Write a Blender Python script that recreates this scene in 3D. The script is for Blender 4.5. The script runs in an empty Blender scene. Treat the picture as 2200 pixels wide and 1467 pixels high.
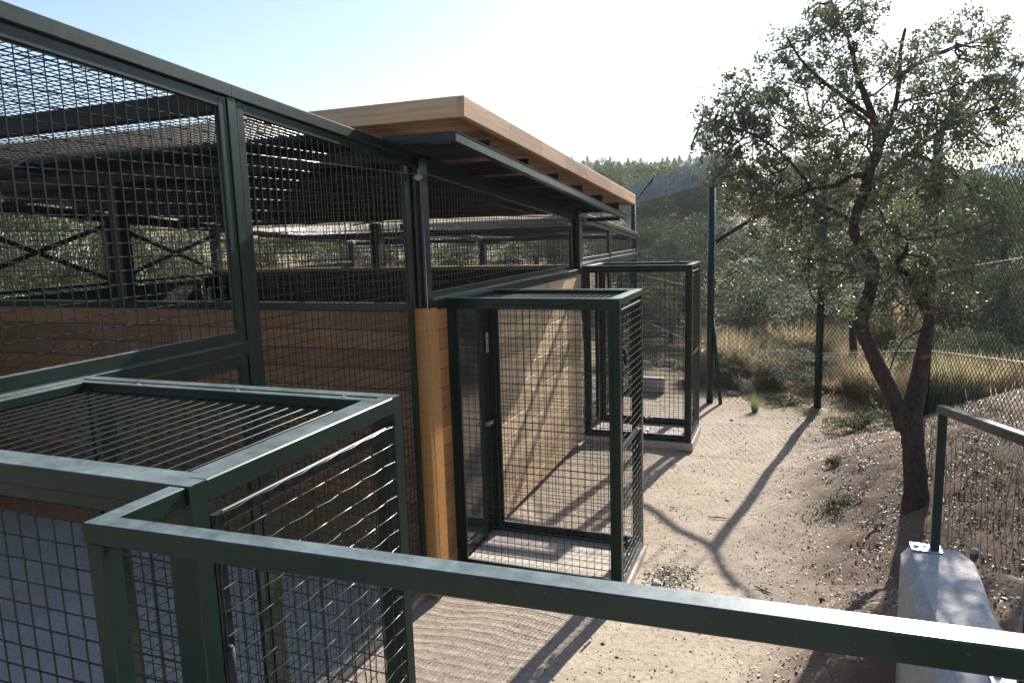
import bpy, math, random
import numpy as np
from mathutils import Vector, Matrix
random.seed(7); rng = np.random.default_rng(7)
S = bpy.context.scene
COL = S.collection

# ------------------------------------------------------------------ camera
CAM = np.array([2.300, -4.507, 2.444])
RI = np.array([0.93252175, 0.35981764, -0.03056873])
UP = np.array([-0.02610764, 0.15160676, 0.98809604])
FW = np.array([-0.36016881, 0.92062297, -0.15077059])
FPX = 1547.03
cd = bpy.data.cameras.new('camera'); cam = bpy.data.objects.new('camera', cd); COL.objects.link(cam)
cd.sensor_width = 36.0; cd.lens = FPX / 2200 * 36; cd.clip_start = 0.05; cd.clip_end = 9000
cam.matrix_world = Matrix(((RI[0], UP[0], -FW[0], CAM[0]), (RI[1], UP[1], -FW[1], CAM[1]), (RI[2], UP[2], -FW[2], CAM[2]), (0, 0, 0, 1)))
S.camera = cam

# ------------------------------------------------------------------ light
SUN_DIR = Vector((0.18, 1.0, 0.635)).normalized()            # towards the sun
el = math.asin(SUN_DIR.z); az = math.atan2(SUN_DIR.x, SUN_DIR.y)
w = bpy.data.worlds.new('World'); S.world = w; w.use_nodes = True
nt = w.node_tree; bg = nt.nodes['Background']
sky = nt.nodes.new('ShaderNodeTexSky'); sky.sky_type = 'NISHITA'; sky.sun_disc = False
sky.sun_elevation = el; sky.sun_rotation = az; sky.dust_density = 0.7; sky.air_density = 1.0; sky.ozone_density = 1.6
nt.links.new(sky.outputs[0], bg.inputs[0]); bg.inputs[1].default_value = 0.09
sd = bpy.data.lights.new('sun', 'SUN'); sd.energy = 5.0; sd.angle = math.radians(0.55); sd.color = (1.0, 0.94, 0.85)
so = bpy.data.objects.new('sun', sd); COL.objects.link(so)
so.rotation_euler = (-SUN_DIR).to_track_quat('-Z', 'Y').to_euler()
S.view_settings.view_transform = 'Standard'; S.view_settings.look = 'None'
S.view_settings.exposure = 1.12; S.view_settings.gamma = 1.0; S.view_settings.use_curve_mapping = False
S.cycles.max_bounces = 6; S.cycles.transparent_max_bounces = 8; S.cycles.sample_clamp_indirect = 6

def at(px, py, D):
    return CAM + D * (FW + (px - 1100) / FPX * RI - (py - 733.5) / FPX * UP)

# ------------------------------------------------------------------ materials
def mat(name):
    m = bpy.data.materials.new(name); m.use_nodes = True
    return m, m.node_tree.nodes, m.node_tree.links, m.node_tree.nodes['Principled BSDF']
def noise(N, L, scale, detail=4, rough=.6, vec=None, dist=0):
    n = N.new('ShaderNodeTexNoise'); n.inputs['Scale'].default_value = scale
    n.inputs['Detail'].default_value = detail; n.inputs['Roughness'].default_value = rough; n.inputs['Distortion'].default_value = dist
    if vec is not None: L.new(vec, n.inputs['Vector'])
    return n.outputs['Fac']
def ramp(N, L, fac, stops):
    r = N.new('ShaderNodeValToRGB'); L.new(fac, r.inputs[0]); e = r.color_ramp.elements
    while len(e) < len(stops): e.new(0.5)
    for k, (p, c) in enumerate(stops):
        e[k].position = p; e[k].color = (*c, 1) if len(c) == 3 else c
    return r.outputs[0]
def mix(N, L, f, a, b, t='MIX'):
    m = N.new('ShaderNodeMix'); m.data_type = 'RGBA'; m.blend_type = t
    for s, v in ((0, f), (6, a), (7, b)):
        if hasattr(v, 'links'): L.new(v, m.inputs[s])
        elif s == 0: m.inputs[0].default_value = v
        else: m.inputs[s].default_value = (*v, 1)
    return m.outputs[2]
def math_(N, L, op, a, b=None, clamp=False):
    m = N.new('ShaderNodeMath'); m.operation = op; m.use_clamp = clamp
    for k, v in enumerate((a, b)):
        if v is None: continue
        if hasattr(v, 'links'): L.new(v, m.inputs[k])
        else: m.inputs[k].default_value = v
    return m.outputs[0]
def maprange(N, L, v, a, b, c=0., d=1.):
    m = N.new('ShaderNodeMapRange'); L.new(v, m.inputs[0])
    for k, x in zip((1, 2, 3, 4), (a, b, c, d)): m.inputs[k].default_value = x
    return m.outputs[0]
def bump(N, L, h, p, strength=.3, dist=.01):
    b = N.new('ShaderNodeBump'); b.inputs['Strength'].default_value = strength; b.inputs['Distance'].default_value = dist
    L.new(h, b.inputs['Height']); L.new(b.outputs[0], p.inputs['Normal'])
def pos(N): return N.new('ShaderNodeNewGeometry').outputs['Position']

def m_green(name, base=(0.0030, 0.0155, 0.0100), rough=.42, dust_sheen=.8):
    m, N, L, P = mat(name); ps = pos(N)
    g = N.new('ShaderNodeNewGeometry'); sx = N.new('ShaderNodeSeparateXYZ'); L.new(g.outputs['Normal'], sx.inputs[0])
    upf = maprange(N, L, sx.outputs[2], .6, .98)
    n1 = noise(N, L, 5, 5, .65, ps); n2 = noise(N, L, 160, 3, .7, ps); n3 = noise(N, L, 36, 6, .7, ps)
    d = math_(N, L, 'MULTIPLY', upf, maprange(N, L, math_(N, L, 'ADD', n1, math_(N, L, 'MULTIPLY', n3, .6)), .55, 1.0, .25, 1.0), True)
    d = math_(N, L, 'MULTIPLY', d, dust_sheen)
    sp = maprange(N, L, n2, .66, .75, 0, .6)                       # specks of dried dirt on the paint
    body = mix(N, L, maprange(N, L, n1, .35, .75), base, tuple(min(1, c * 1.4 + .001) for c in base))
    body = mix(N, L, sp, body, (.12, .14, .12))
    c = mix(N, L, d, body, (.22, .27, .27))  # pale tops: settled dust plus sky sheen painted into the colour
    L.new(c, P.inputs['Base Color'])
    L.new(maprange(N, L, n3, .3, .75, rough - .06, rough + .16), P.inputs['Roughness'])
    P.inputs['Specular IOR Level'].default_value = .2; P.inputs['Coat Weight'].default_value = .6; P.inputs['Coat IOR'].default_value = 1.34; L.new(maprange(N, L, n3, .3, .75, .10, .26), P.inputs['Coat Roughness'])
    bump(N, L, n2, P, .12, .002)
    return m
GREEN = m_green('green_powder_coat')
GREEN_D = m_green('green_powder_coat_shaded_side', (0.003, 0.008, 0.010), .42, .3)  # darker copy of the green, shade put into its colour
GREEN_F = m_green('green_fence_paint', (0.004, 0.020, 0.018), .5, .3)
def m_wire(name, base, rough):
    m, N, L, P = mat(name); P.inputs['Base Color'].default_value = (*base, 1); P.inputs['Roughness'].default_value = rough
    P.inputs['Specular IOR Level'].default_value = .5
    return m
WIRE = m_wire('green_coated_wire', (0.006, 0.013, 0.010), .22)
FWIRE = m_wire('fence_wire', (0.012, 0.030, 0.026), .25)
def m_metal(name, c, rough, met=1.):
    m, N, L, P = mat(name); ps = pos(N); n = noise(N, L, 60, 5, .6, ps)
    L.new(mix(N, L, maprange(N, L, n, .3, .7), tuple(x * .7 for x in c), c), P.inputs['Base Color'])
    P.inputs['Metallic'].default_value = met; L.new(maprange(N, L, n, .3, .7, rough, rough + .2), P.inputs['Roughness'])
    return m
GALV = m_metal('galvanised_steel', (.62, .64, .66), .30)
FWIRE2 = m_metal('glossy_fence_wire', (.30, .34, .33), .28, .8)
RUST = m_metal('rusty_wire', (.26, .12, .06), .6, .3)
STEEL = m_metal('steel_cable', (.5, .5, .5), .35, .9)
DARKSTEEL = m_metal('dark_painted_steel', (.006, .009, .013), .55, 0)

def m_wood(name, c1, c2, knot, rough=.62, sat=1):
    m, N, L, P = mat(name)
    tc = N.new('ShaderNodeTexCoord'); oi = N.new('ShaderNodeObjectInfo')
    off = N.new('ShaderNodeCombineXYZ'); L.new(math_(N, L, 'MULTIPLY', oi.outputs['Random'], 37.), off.inputs[0]); L.new(math_(N, L, 'MULTIPLY', oi.outputs['Random'], 91.), off.inputs[2])
    ad = N.new('ShaderNodeVectorMath'); ad.operation = 'ADD'; L.new(tc.outputs['Object'], ad.inputs[0]); L.new(off.outputs[0], ad.inputs[1])
    mp = N.new('ShaderNodeMapping'); mp.inputs['Scale'].default_value = (.9, 22, 22); L.new(ad.outputs[0], mp.inputs[0])
    g1 = noise(N, L, 1.6, 6, .62, mp.outputs[0], .9)
    mp2 = N.new('ShaderNodeMapping'); mp2.inputs['Scale'].default_value = (3, 120, 120); L.new(ad.outputs[0], mp2.inputs[0])
    g2 = noise(N, L, 1.0, 3, .6, mp2.outputs[0])
    mk = N.new('ShaderNodeMapping'); mk.inputs['Scale'].default_value = (1.0, 2.2, 2.2); L.new(ad.outputs[0], mk.inputs[0])
    vo = N.new('ShaderNodeTexVoronoi'); vo.inputs['Scale'].default_value = 3.4; L.new(mk.outputs[0], vo.inputs['Vector'])
    kn = maprange(N, L, vo.outputs['Distance'], .03, .085, 1., 0.)
    base = mix(N, L, maprange(N, L, g1, .35, .68), c1, c2)
    base = mix(N, L, maprange(N, L, g2, .45, .75, 0, .45), base, tuple(x * .55 for x in c1))
    br = maprange(N, L, oi.outputs['Random'], 0, 1, .70, 1.2)
    hs = N.new('ShaderNodeHueSaturation'); L.new(base, hs.inputs['Color']); L.new(br, hs.inputs['Value'])
    col = mix(N, L, math_(N, L, 'MULTIPLY', kn, .8), hs.outputs[0], knot)
    big = noise(N, L, 2.2, 4, .6, tc.outputs['Object'])
    col = mix(N, L, maprange(N, L, big, .5, .8, 0, .25), col, (.30, .27, .24))
    L.new(col, P.inputs['Base Color']); P.inputs['Roughness'].default_value = rough
    bump(N, L, math_(N, L, 'ADD', g2, math_(N, L, 'MULTIPLY', g1, .6)), P, .25, .003)
    return m
WOOD = m_wood('weathered_pine_cladding', (.58, .40, .23), (.74, .56, .36), (.12, .06, .03))
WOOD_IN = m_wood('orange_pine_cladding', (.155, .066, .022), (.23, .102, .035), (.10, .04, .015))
WOOD_POST = m_wood('treated_orange_timber', (.44, .19, .05), (.56, .27, .085), (.2, .08, .03), .5)
WOOD_ROOF = m_wood('larch_roof_boards', (.41, .235, .125), (.58, .37, .21), (.14, .06, .03), .6)
WOOD_SHADE = m_wood('shade_darkened_board', (.014, .010, .012), (.026, .018, .020), (.02, .01, .01))  # near-black boards: the shade of the interior is put into the colour

def m_concrete(name, a, b, sc=1.):
    m, N, L, P = mat(name); ps = pos(N)
    n1 = noise(N, L, 3 * sc, 6, .65, ps); n2 = noise(N, L, 45 * sc, 5, .75, ps); n3 = noise(N, L, 220 * sc, 2, .6, ps)
    vo = N.new('ShaderNodeTexVoronoi'); vo.inputs['Scale'].default_value = 38 * sc; L.new(ps, vo.inputs['Vector'])
    pit = maprange(N, L, vo.outputs['Distance'], .05, .14, 1, 0)
    ms = N.new('ShaderNodeMapping'); ms.inputs['Scale'].default_value = (26, 9, 9); L.new(ps, ms.inputs[0])
    cr = maprange(N, L, noise(N, L, 1.2, 6, .75, ms.outputs[0], 1.2), .66, .72, 0, .35)
    c = mix(N, L, maprange(N, L, n1, .3, .7), a, b)
    c = mix(N, L, maprange(N, L, n2, .42, .72, 0, .75), c, tuple(x * .55 for x in a))
    c = mix(N, L, math_(N, L, 'MULTIPLY', pit, .35), c, (.1, .095, .09))
    c = mix(N, L, cr, c, (.13, .12, .11))
    L.new(c, P.inputs['Base Color']); P.inputs['Roughness'].default_value = .85
    h = math_(N, L, 'ADD', n2, math_(N, L, 'MULTIPLY', n3, .4)); h = math_(N, L, 'SUBTRACT', h, math_(N, L, 'MULTIPLY', pit, .4))
    bump(N, L, h, P, .6, .006)
    return m
CONC = m_concrete('rough_cast_concrete', (.47, .445, .43), (.53, .505, .49))
CONC_F = m_concrete('floor_concrete', (.44, .38, .32), (.62, .55, .48), .8)

def m_ground():
    m, N, L, P = mat('sand_and_soil'); ps = pos(N)
    sx = N.new('ShaderNodeSeparateXYZ'); L.new(ps, sx.inputs[0])
    b = math_(N, L, 'SUBTRACT', sx.outputs[0], math_(N, L, 'MULTIPLY', sx.outputs[1], .05))
    wob = noise(N, L, 1.1, 6, .7, ps)
    b = math_(N, L, 'ADD', b, math_(N, L, 'MULTIPLY', math_(N, L, 'SUBTRACT', wob, .5), 1.6))
    soilf = maprange(N, L, b, 2.0, 2.75)
    farf = maprange(N, L, math_(N, L, 'ADD', sx.outputs[1], math_(N, L, 'MULTIPLY', sx.outputs[0], .55)), 5.9, 7.2)
    n1 = noise(N, L, 2.3, 6, .65, ps); n2 = noise(N, L, 26, 6, .75, ps); n3 = noise(N, L, 150, 4, .8, ps)
    sand = mix(N, L, maprange(N, L, n1, .3, .7), (.47, .385, .285), (.56, .47, .365))
    sand = mix(N, L, maprange(N, L, n2, .47, .66, 0, .75), sand, (.28, .205, .15))
    n6 = noise(N, L, 7, 6, .7, ps); sand = mix(N, L, maprange(N, L, n6, .5, .7, 0, .5), sand, (.34, .26, .195))
    soil = mix(N, L, maprange(N, L, n1, .3, .7), (.125, .078, .048), (.215, .142, .092))
    soil = mix(N, L, maprange(N, L, n2, .48, .68, 0, .75), soil, (.13, .078, .05))
    c = mix(N, L, soilf, sand, soil)
    gr = maprange(N, L, n3, .55, .66, 0, .85); c = mix(N, L, gr, c, (.13, .10, .085))
    n5 = noise(N, L, 420, 2, .8, ps); c = mix(N, L, maprange(N, L, n5, .56, .70, 0, .8), c, (.12, .09, .075)); c = mix(N, L, maprange(N, L, n5, .42, .30, 0, .6), c, (.70, .62, .54))
    gr2 = maprange(N, L, n3, .36, .30, 0, .6); c = mix(N, L, gr2, c, (.66, .60, .53))
    far = mix(N, L, maprange(N, L, noise(N, L, .12, 6, .7, ps), .40, .62), (.34, .25, .14), (.15, .13, .075))
    c = mix(N, L, farf, c, far)
    L.new(c, P.inputs['Base Color']); P.inputs['Roughness'].default_value = .95
    n4 = noise(N, L, 9, 5, .6, ps)
    h = math_(N, L, 'ADD', math_(N, L, 'MULTIPLY', n2, .6), math_(N, L, 'MULTIPLY', n3, .3)); h = math_(N, L, 'ADD', h, math_(N, L, 'MULTIPLY', n4, .45))
    bump(N, L, h, P, .75, .022)
    return m
GROUND = m_ground()

def m_leaf(name, stops, tr=.35, rough=.4, yel=1):
    m, N, L, P = mat(name); g = N.new('ShaderNodeNewGeometry')
    c = ramp(N, L, g.outputs['Random Per Island'], stops)
    oi = N.new('ShaderNodeObjectInfo'); hs = N.new('ShaderNodeHueSaturation'); L.new(c, hs.inputs['Color']); L.new(maprange(N, L, oi.outputs['Random'], 0, 1, .62, 1.32), hs.inputs['Value']); L.new(maprange(N, L, math_(N, L, 'FRACT', math_(N, L, 'MULTIPLY', oi.outputs['Random'], 7.3)), 0, 1, .475, .525), hs.inputs['Hue'])
    c = hs.outputs[0]
    L.new(c, P.inputs['Base Color']); P.inputs['Roughness'].default_value = rough; P.inputs['Specular IOR Level'].default_value = .3
    t = N.new('ShaderNodeBsdfTranslucent'); L.new(mix(N, L, .5 if yel else 0., c, (.16, .20, .05)), t.inputs[0])
    ms = N.new('ShaderNodeMixShader'); ms.inputs[0].default_value = tr
    L.new(P.outputs[0], ms.inputs[1]); L.new(t.outputs[0], ms.inputs[2]); L.new(ms.outputs[0], N['Material Output'].inputs[0])
    return m
LEAF = m_leaf('holm_oak_leaf', [(0, (.07, .082, .05)), (.4, (.12, .135, .085)), (.7, (.17, .185, .12)), (.93, (.23, .24, .16)), (.95, (.20, .08, .05)), (1, (.18, .07, .04))], .34, .42)
LEAF_B = m_leaf('oak_foliage_beyond_fence', [(0, (.055, .07, .038)), (.5, (.11, .13, .075)), (1, (.17, .185, .11))], .28, .62)
LEAF_G = m_leaf('grey_green_shrub_leaf', [(0, (.08, .10, .06)), (.5, (.13, .15, .09)), (1, (.20, .20, .12))], .30, .6)
LEAF_P = m_leaf('pine_needles', [(0, (.07, .11, .05)), (.5, (.10, .15, .07)), (1, (.14, .19, .08))], .3, .6)
STRAW = m_leaf('dry_straw', [(0, (.40, .29, .17)), (.45, (.55, .43, .27)), (.8, (.66, .56, .38)), (.82, (.24, .27, .13)), (1, (.30, .32, .16))], .45, .7, 0)
GREENGRASS = m_leaf('pale_green_grass_blade', [(0, (.30, .34, .10)), (.6, (.42, .44, .15)), (1, (.55, .50, .25))], .4, .5, 0)
LITTER = m_leaf('fallen_leaf', [(0, (.07, .042, .028)), (.45, (.15, .095, .06)), (.68, (.28, .20, .14)), (.82, (.50, .43, .36)), (1, (.70, .66, .60))], .1, .45, 0)
STONE = m_leaf('pebble', [(0, (.09, .07, .06)), (.6, (.24, .20, .17)), (1, (.50, .47, .43))], .0, .8, 0)
def m_bark():
    m, N, L, P = mat('oak_bark'); tc = N.new('ShaderNodeTexCoord')
    mp = N.new('ShaderNodeMapping'); mp.inputs['Scale'].default_value = (1, 1, .35); L.new(tc.outputs['Object'], mp.inputs[0])
    n = noise(N, L, 55, 6, .7, mp.outputs[0], .5); n2 = noise(N, L, 6, 4, .6, mp.outputs[0])
    c = mix(N, L, maprange(N, L, n, .35, .65), (.030, .017, .013), (.12, .075, .055))
    c = mix(N, L, maprange(N, L, n2, .60, .70, 0, .55), c, (.24, .10, .055))
    L.new(c, P.inputs['Base Color']); P.inputs['Roughness'].default_value = .9
    bump(N, L, n, P, 1., .03); return m
BARK = m_bark()
def m_plain(name, c, rough=.6):
    m, N, L, P = mat(name); n = noise(N, L, 30, 4, .6, pos(N))
    L.new(mix(N, L, n, tuple(x * .85 for x in c), c), P.inputs['Base Color']); P.inputs['Roughness'].default_value = rough; return m
CUT = m_plain('cut_wood', (.20, .075, .04)); LABELW = m_plain('white_label', (.75, .75, .78), .4)
BRASS = m_plain('pulley_paint', (.42, .45, .36), .4); TWIG = m_plain('dead_twig', (.10, .07, .055), .9)
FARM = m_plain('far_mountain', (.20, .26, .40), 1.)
MORTAR = m_plain('gravel_path', (.36, .33, .31), .95)
def m_glass():
    m, N, L, P = mat('smoked_polycarbonate')
    P.inputs['Base Color'].default_value = (.16, .20, .18, 1); P.inputs['Roughness'].default_value = .09
    P.inputs['IOR'].default_value = 1.9
    P.inputs['Base Color'].default_value = (.035, .042, .038, 1); bump(N, L, noise(N, L, 3, 2, .5, pos(N)), P, .05, .02); return m
GLASS = m_glass()

# ------------------------------------------------------------------ mesh helpers
class MB:
    def __init__(s): s.v = []; s.f = []
    def add(s, vs, fs):
        o = len(s.v); s.v += [tuple(map(float, v)) for v in vs]; s.f += [tuple(i + o for i in f) for f in fs]; return s
    def bar(s, a, b, wx, wy, side=None, ch=.0025):
        """chamfered bar from a to b; wx along 'side' direction, wy across it"""
        a = Vector(a); b = Vector(b); d = (b - a).normalized()
        if side is None: side = (1, 0, 0) if abs(d.x) < .7 else (0, 1, 0)
        u = Vector(side); u = (u - d * u.dot(d)).normalized(); v = d.cross(u)
        hx, hy = wx / 2, wy / 2; c = min(ch, hx * .4, hy * .4)
        pr = [(hx - c, hy), (-hx + c, hy), (-hx, hy - c), (-hx, -hy + c), (-hx + c, -hy), (hx - c, -hy), (hx, -hy + c), (hx, hy - c)] if c > 0 else [(hx, hy), (-hx, hy), (-hx, -hy), (hx, -hy)]
        n = len(pr); vs = [p + u * x + v * y for p in (a, b) for x, y in pr]
        fs = [(i, (i + 1) % n, n + (i + 1) % n, n + i) for i in range(n)] + [tuple(range(n))[::-1], tuple(range(n, 2 * n))]
        return s.add(vs, fs)
    def box(s, x0, y0, z0, x1, y1, z1, ch=.002):
        L = [abs(x1 - x0), abs(y1 - y0), abs(z1 - z0)]; k = L.index(max(L)); c = [(x0 + x1) / 2, (y0 + y1) / 2, (z0 + z1) / 2]
        lo = [min(x0, x1), min(y0, y1), min(z0, z1)][k]; hi = [max(x0, x1), max(y0, y1), max(z0, z1)][k]
        a = list(c); b = list(c); a[k] = lo; b[k] = hi
        sd = [(0, 1, 0), (1, 0, 0), (1, 0, 0)][k]; wx = [L[1], L[0], L[0]][k]; wy = [L[2], L[2], L[1]][k]
        return s.bar(a, b, wx, wy, sd, ch)
    def wire(s, a, b, r, n=5):
        a = Vector(a); b = Vector(b); d = (b - a).normalized(); u = d.orthogonal().normalized(); v = d.cross(u)
        vs = [p + (u * math.cos(t) + v * math.sin(t)) * r for p in (a, b) for t in [2 * math.pi * k / n for k in range(n)]]
        return s.add(vs, [(i, (i + 1) % n, n + (i + 1) % n, n + i) for i in range(n)])
    def tube(s, pts, rad, n=8, cap=True, jit=0):
        pts = [Vector(p) for p in pts]; rings = []; u = None
        for i, p in enumerate(pts):
            d = (pts[min(i + 1, len(pts) - 1)] - pts[max(i - 1, 0)]).normalized()
            u = d.orthogonal().normalized() if u is None else (u - d * u.dot(d)).normalized()
            v = d.cross(u); r = rad[i] if hasattr(rad, '__len__') else rad
            rings += [p + (u * math.cos(t) + v * math.sin(t)) * r * (1 + (random.uniform(-jit, jit) if jit else 0)) for t in [2 * math.pi * k / n for k in range(n)]]
        fs = [(j * n + i, j * n + (i + 1) % n, (j + 1) * n + (i + 1) % n, (j + 1) * n + i) for j in range(len(pts) - 1) for i in range(n)]
        if cap: fs += [tuple(range(n))[::-1], tuple(range((len(pts) - 1) * n, len(pts) * n))]
        return s.add(rings, fs)
    def mesh(s, name, m, smooth=False):
        me = bpy.data.meshes.new(name); me.from_pydata(s.v, [], s.f); me.materials.append(m)
        if smooth: me.polygons.foreach_set('use_smooth', [True] * len(me.polygons))
        me.update(); return me
    def build(s, name, m, parent=None, smooth=False, loc=None):
        return link(name, s.mesh(name, m, smooth or m in (WIRE, FWIRE, RUST, STEEL)), parent, loc)
def link(name, me, parent=None, loc=None):
    o = bpy.data.objects.new(name, me); COL.objects.link(o)
    if parent is not None: o.parent = parent
    if loc is not None: o.location = loc
    return o
def tag(o, label=None, cat=None, group=None, kind=None):
    if label: o['label'] = label
    if cat: o['category'] = cat
    if group: o['group'] = group
    if kind: o['kind'] = kind
    return o
def thing(name, loc, label, cat, group=None):
    o = bpy.data.objects.new(name, None); COL.objects.link(o); o.location = loc; return tag(o, label, cat, group)
def copy_tree(o, parent=None):
    c = o.copy(); COL.objects.link(c)
    if parent is not None: c.parent = parent
    for ch in list(o.children): copy_tree(ch, c)
    return c
def npmesh(name, V, F, m, smooth=False):
    V = np.asarray(V, np.float32); F = np.asarray(F, np.int32); k = F.shape[1]
    me = bpy.data.meshes.new(name); me.vertices.add(len(V)); me.vertices.foreach_set('co', V.ravel())
    me.loops.add(F.size); me.loops.foreach_set('vertex_index', F.ravel())
    me.polygons.add(len(F)); me.polygons.foreach_set('loop_start', np.arange(0, F.size, k, dtype=np.int32))
    me.polygons.foreach_set('loop_total', np.full(len(F), k, np.int32))
    if smooth: me.polygons.foreach_set('use_smooth', np.ones(len(F), bool))
    me.materials.append(m); me.update(calc_edges=True); me.validate(); return me
def leaves_mesh(name, P, size, m, aspect=.55, up=.3):
    """one little folded diamond-shaped leaf per point"""
    n = len(P); P = np.asarray(P); sz = (size * (rng.uniform(.6, 1.25, n)))[:, None]
    d = rng.normal(size=(n, 3)); d /= np.linalg.norm(d, axis=1)[:, None]
    nn = rng.normal(size=(n, 3)); nn[:, 2] += up; nn -= d * (nn * d).sum(1)[:, None]; nn /= np.linalg.norm(nn, axis=1)[:, None]
    e = np.cross(d, nn)
    V = np.stack([P - d * sz * .5, P + e * sz * aspect * .5 + nn * sz * .08, P + d * sz * .5, P - e * sz * aspect * .5 + nn * sz * .08], 1).reshape(-1, 3)
    i = np.arange(n) * 4; F = np.concatenate([np.stack([i, i + 1, i + 2], 1), np.stack([i, i + 2, i + 3], 1)])
    return npmesh(name, V, F, m)

# ------------------------------------------------------------------ terrain
def smooth(a): a = np.clip(a, 0, 1); return a * a * (3 - 2 * a)
def h(x, y):
    x = np.asarray(x, float); y = np.asarray(y, float)
    g = x - 2.45 + .25 * np.minimum(y, 2.5) - .5 * np.clip(y - 3, 0, 12)
    b = np.where(g > 0, .92 * smooth(g / 2.9), 0)
    m = .86 * smooth((x - 2.15) / 1.15) * smooth((1.0 - y) / 2.0)             # soil banked up behind the retaining wall
    m = m * (1 - .45 * smooth((x - 3.7) / 1.6))
    m = np.where((x < 3.02) & (y < -.9), np.minimum(m, .02), m)
    b = np.where((x < 2.9) & (y < -.9), 0, b)
    r = np.hypot(x - 2.3, y + 4.5)
    bey = (x - 2.67) * .833 + (y - 5.93) * .553
    b = b * (1 - .72 * smooth((bey - .15) / 1.3))
    rise = .088 * np.clip(r - 17, 0, 300) - .02 * np.clip(r - 17, 0, 12)
    rise = rise + .8 * np.sin(x * .05 + 1) * smooth((r - 30) / 60)
    rise = np.where(r > 270, .088 * 253 - .10 * (r - 270), rise)
    rise = rise * smooth((y + 2 + np.abs(x) * .25) / 14) * (1 - .62 * smooth((x / np.maximum(y + 5, 1) - .03) / .22))
    rip = .010 * np.sin(x * 3.1 + y * 1.7) + .008 * np.sin(x * 7.3 - y * 5.1 + 1.) 
    return -.06 + np.maximum(b, m) + rise + rip * smooth((r - 2) / 3)
def hz(x, y): return float(h(x, y))
def axis(a0, a1, fine0, fine1, st):
    f = list(np.arange(fine0, fine1, st)); l = []; s = st; p = fine0
    while p > a0: s *= 1.22; p -= s; l.append(p)
    r = []; s = st; p = fine1
    while p < a1: s *= 1.22; r.append(p); p += s
    return np.array(l[::-1] + f + r)
ax = axis(-420, 420, -.5, 5.2, .06); ay = axis(-40, 520, -1.6, 7.5, .06)
X, Y = np.meshgrid(ax, ay); Z = h(X, Y)
nz = np.zeros_like(Z)
for k, (fx, fy, a) in enumerate([(11, 3, .006), (-5, 13, .006), (17, 15, .004), (23, -19, .003), (31, 12, .003)]):
    nz += a * np.sin(X * fx + 1.3 * np.sin(Y * 2.1 + k) + k) * np.sin(Y * fy + 1.1 * np.sin(X * 2.7 + k))
nz += rng.normal(0, .0035, Z.shape)
soilm = smooth((X - 2.1) / .8); Z = Z + nz * (.28 + 1.6 * soilm) * ((X > -.4) & (Y < 9))
# the building pad stays flat and just under the slabs
pad = (X < 1.33) & (Y < 7); Z = np.where(pad, np.minimum(Z, -.045), Z)
nx, ny = len(ax), len(ay); I = np.arange(nx * ny).reshape(ny, nx)
Fq = np.stack([I[:-1, :-1].ravel(), I[:-1, 1:].ravel(), I[1:, 1:].ravel(), I[1:, :-1].ravel()], 1)
gme = npmesh('ground', np.stack([X.ravel(), Y.ravel(), Z.ravel()], 1), Fq, GROUND, True)
tag(link('ground', gme), 'pale pinkish sand and brown soil ground rising to the hills', kind='structure')
# distant blue mountain ridge
V = []; F = []
for i in range(60):
    a = math.radians(-60 + i * 2.2); d = 3600
    tp = 300 + 60 * math.sin(i * .7) + 30 * math.sin(i * 1.9 + 1) + 14 * math.sin(i * 4.1)
    V += [(2 + d * math.sin(a), d * math.cos(a), -20), (2 + (d + 900) * math.sin(a), (d + 900) * math.cos(a), tp)]
F = [(2 * i, 2 * i + 2, 2 * i + 3, 2 * i + 1) for i in range(59)]
mm = bpy.data.meshes.new('mountain'); mm.from_pydata(V, [], F); mm.materials.append(FARM); tag(link('mountain', mm), 'blue mountain ridge far on the horizon', kind='structure')
# gravel path behind the fence
def ground_pt(px, py):
    for t in np.arange(.8, 60, .02):
        p = at(px, py, t)
        if p[2] <= hz(p[0], p[1]): return Vector((p[0], p[1], hz(p[0], p[1])))
    return Vector(at(px, py, 20))
# concrete floor of the aviary and platform under the viewer
MB().box(-5.3, -5.6, -.10, -.03, -.24, -.004, .001).build('floor', CONC_F)['kind'] = 'structure'
MB().box(-5.3, -.239, -.10, -.03, 6.9, -.006, .001).build('floor', WOOD_SHADE)['kind'] = 'structure'  # inner half of the floor, shade painted in by its dark colour
MB().box(1.32, -7.5, -.10, 2.84, -3.80, .88, .004).build('ramp', CONC_F)['kind'] = 'structure'

# ------------------------------------------------------------------ aviary building
def zr(y): return 2.945 - .0843 * y                       # top of the sloping rail
def wire_grid(mb, o, ux, uz, w_, h_, s=.05, r=.0015, zfun=None, xs=None):
    """flat welded mesh: origin o, unit axes ux, uz; zfun(t) gives the height at t along ux when the top slopes"""
    o = Vector(o); ux = Vector(ux); uz = Vector(uz); n = uz.cross(ux).normalized() * r * 1.7
    k = 1
    while k * s < w_ - .004:
        t = k * s; top = zfun(t) if zfun else h_
        if top > .01: mb.wire(o + ux * t, o + ux * t + uz * top, r)
        k += 1
    k = 1; hm = max(h_, zfun(0) if zfun else 0, zfun(w_) if zfun else 0)
    while k * s < hm - .004:
        z = k * s; a, b = 0, w_
        if zfun:
            z0, z1 = zfun(0), zfun(w_)
            if z > z0 and z > z1: break
            if z > z1 and z0 != z1: b = w_ * (z0 - z) / (z0 - z1)
            if z > z0 and z0 != z1: a = w_ * (z - z0) / (z1 - z0)
        mb.wire(o + ux * a + uz * z + n, o + ux * b + uz * z + n, r); k += 1
    return mb
av = thing('aviary', (0, 0, 0), 'long green steel mesh aviary with pine plank walls and sloping rails', 'aviary')
T = .05
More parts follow.
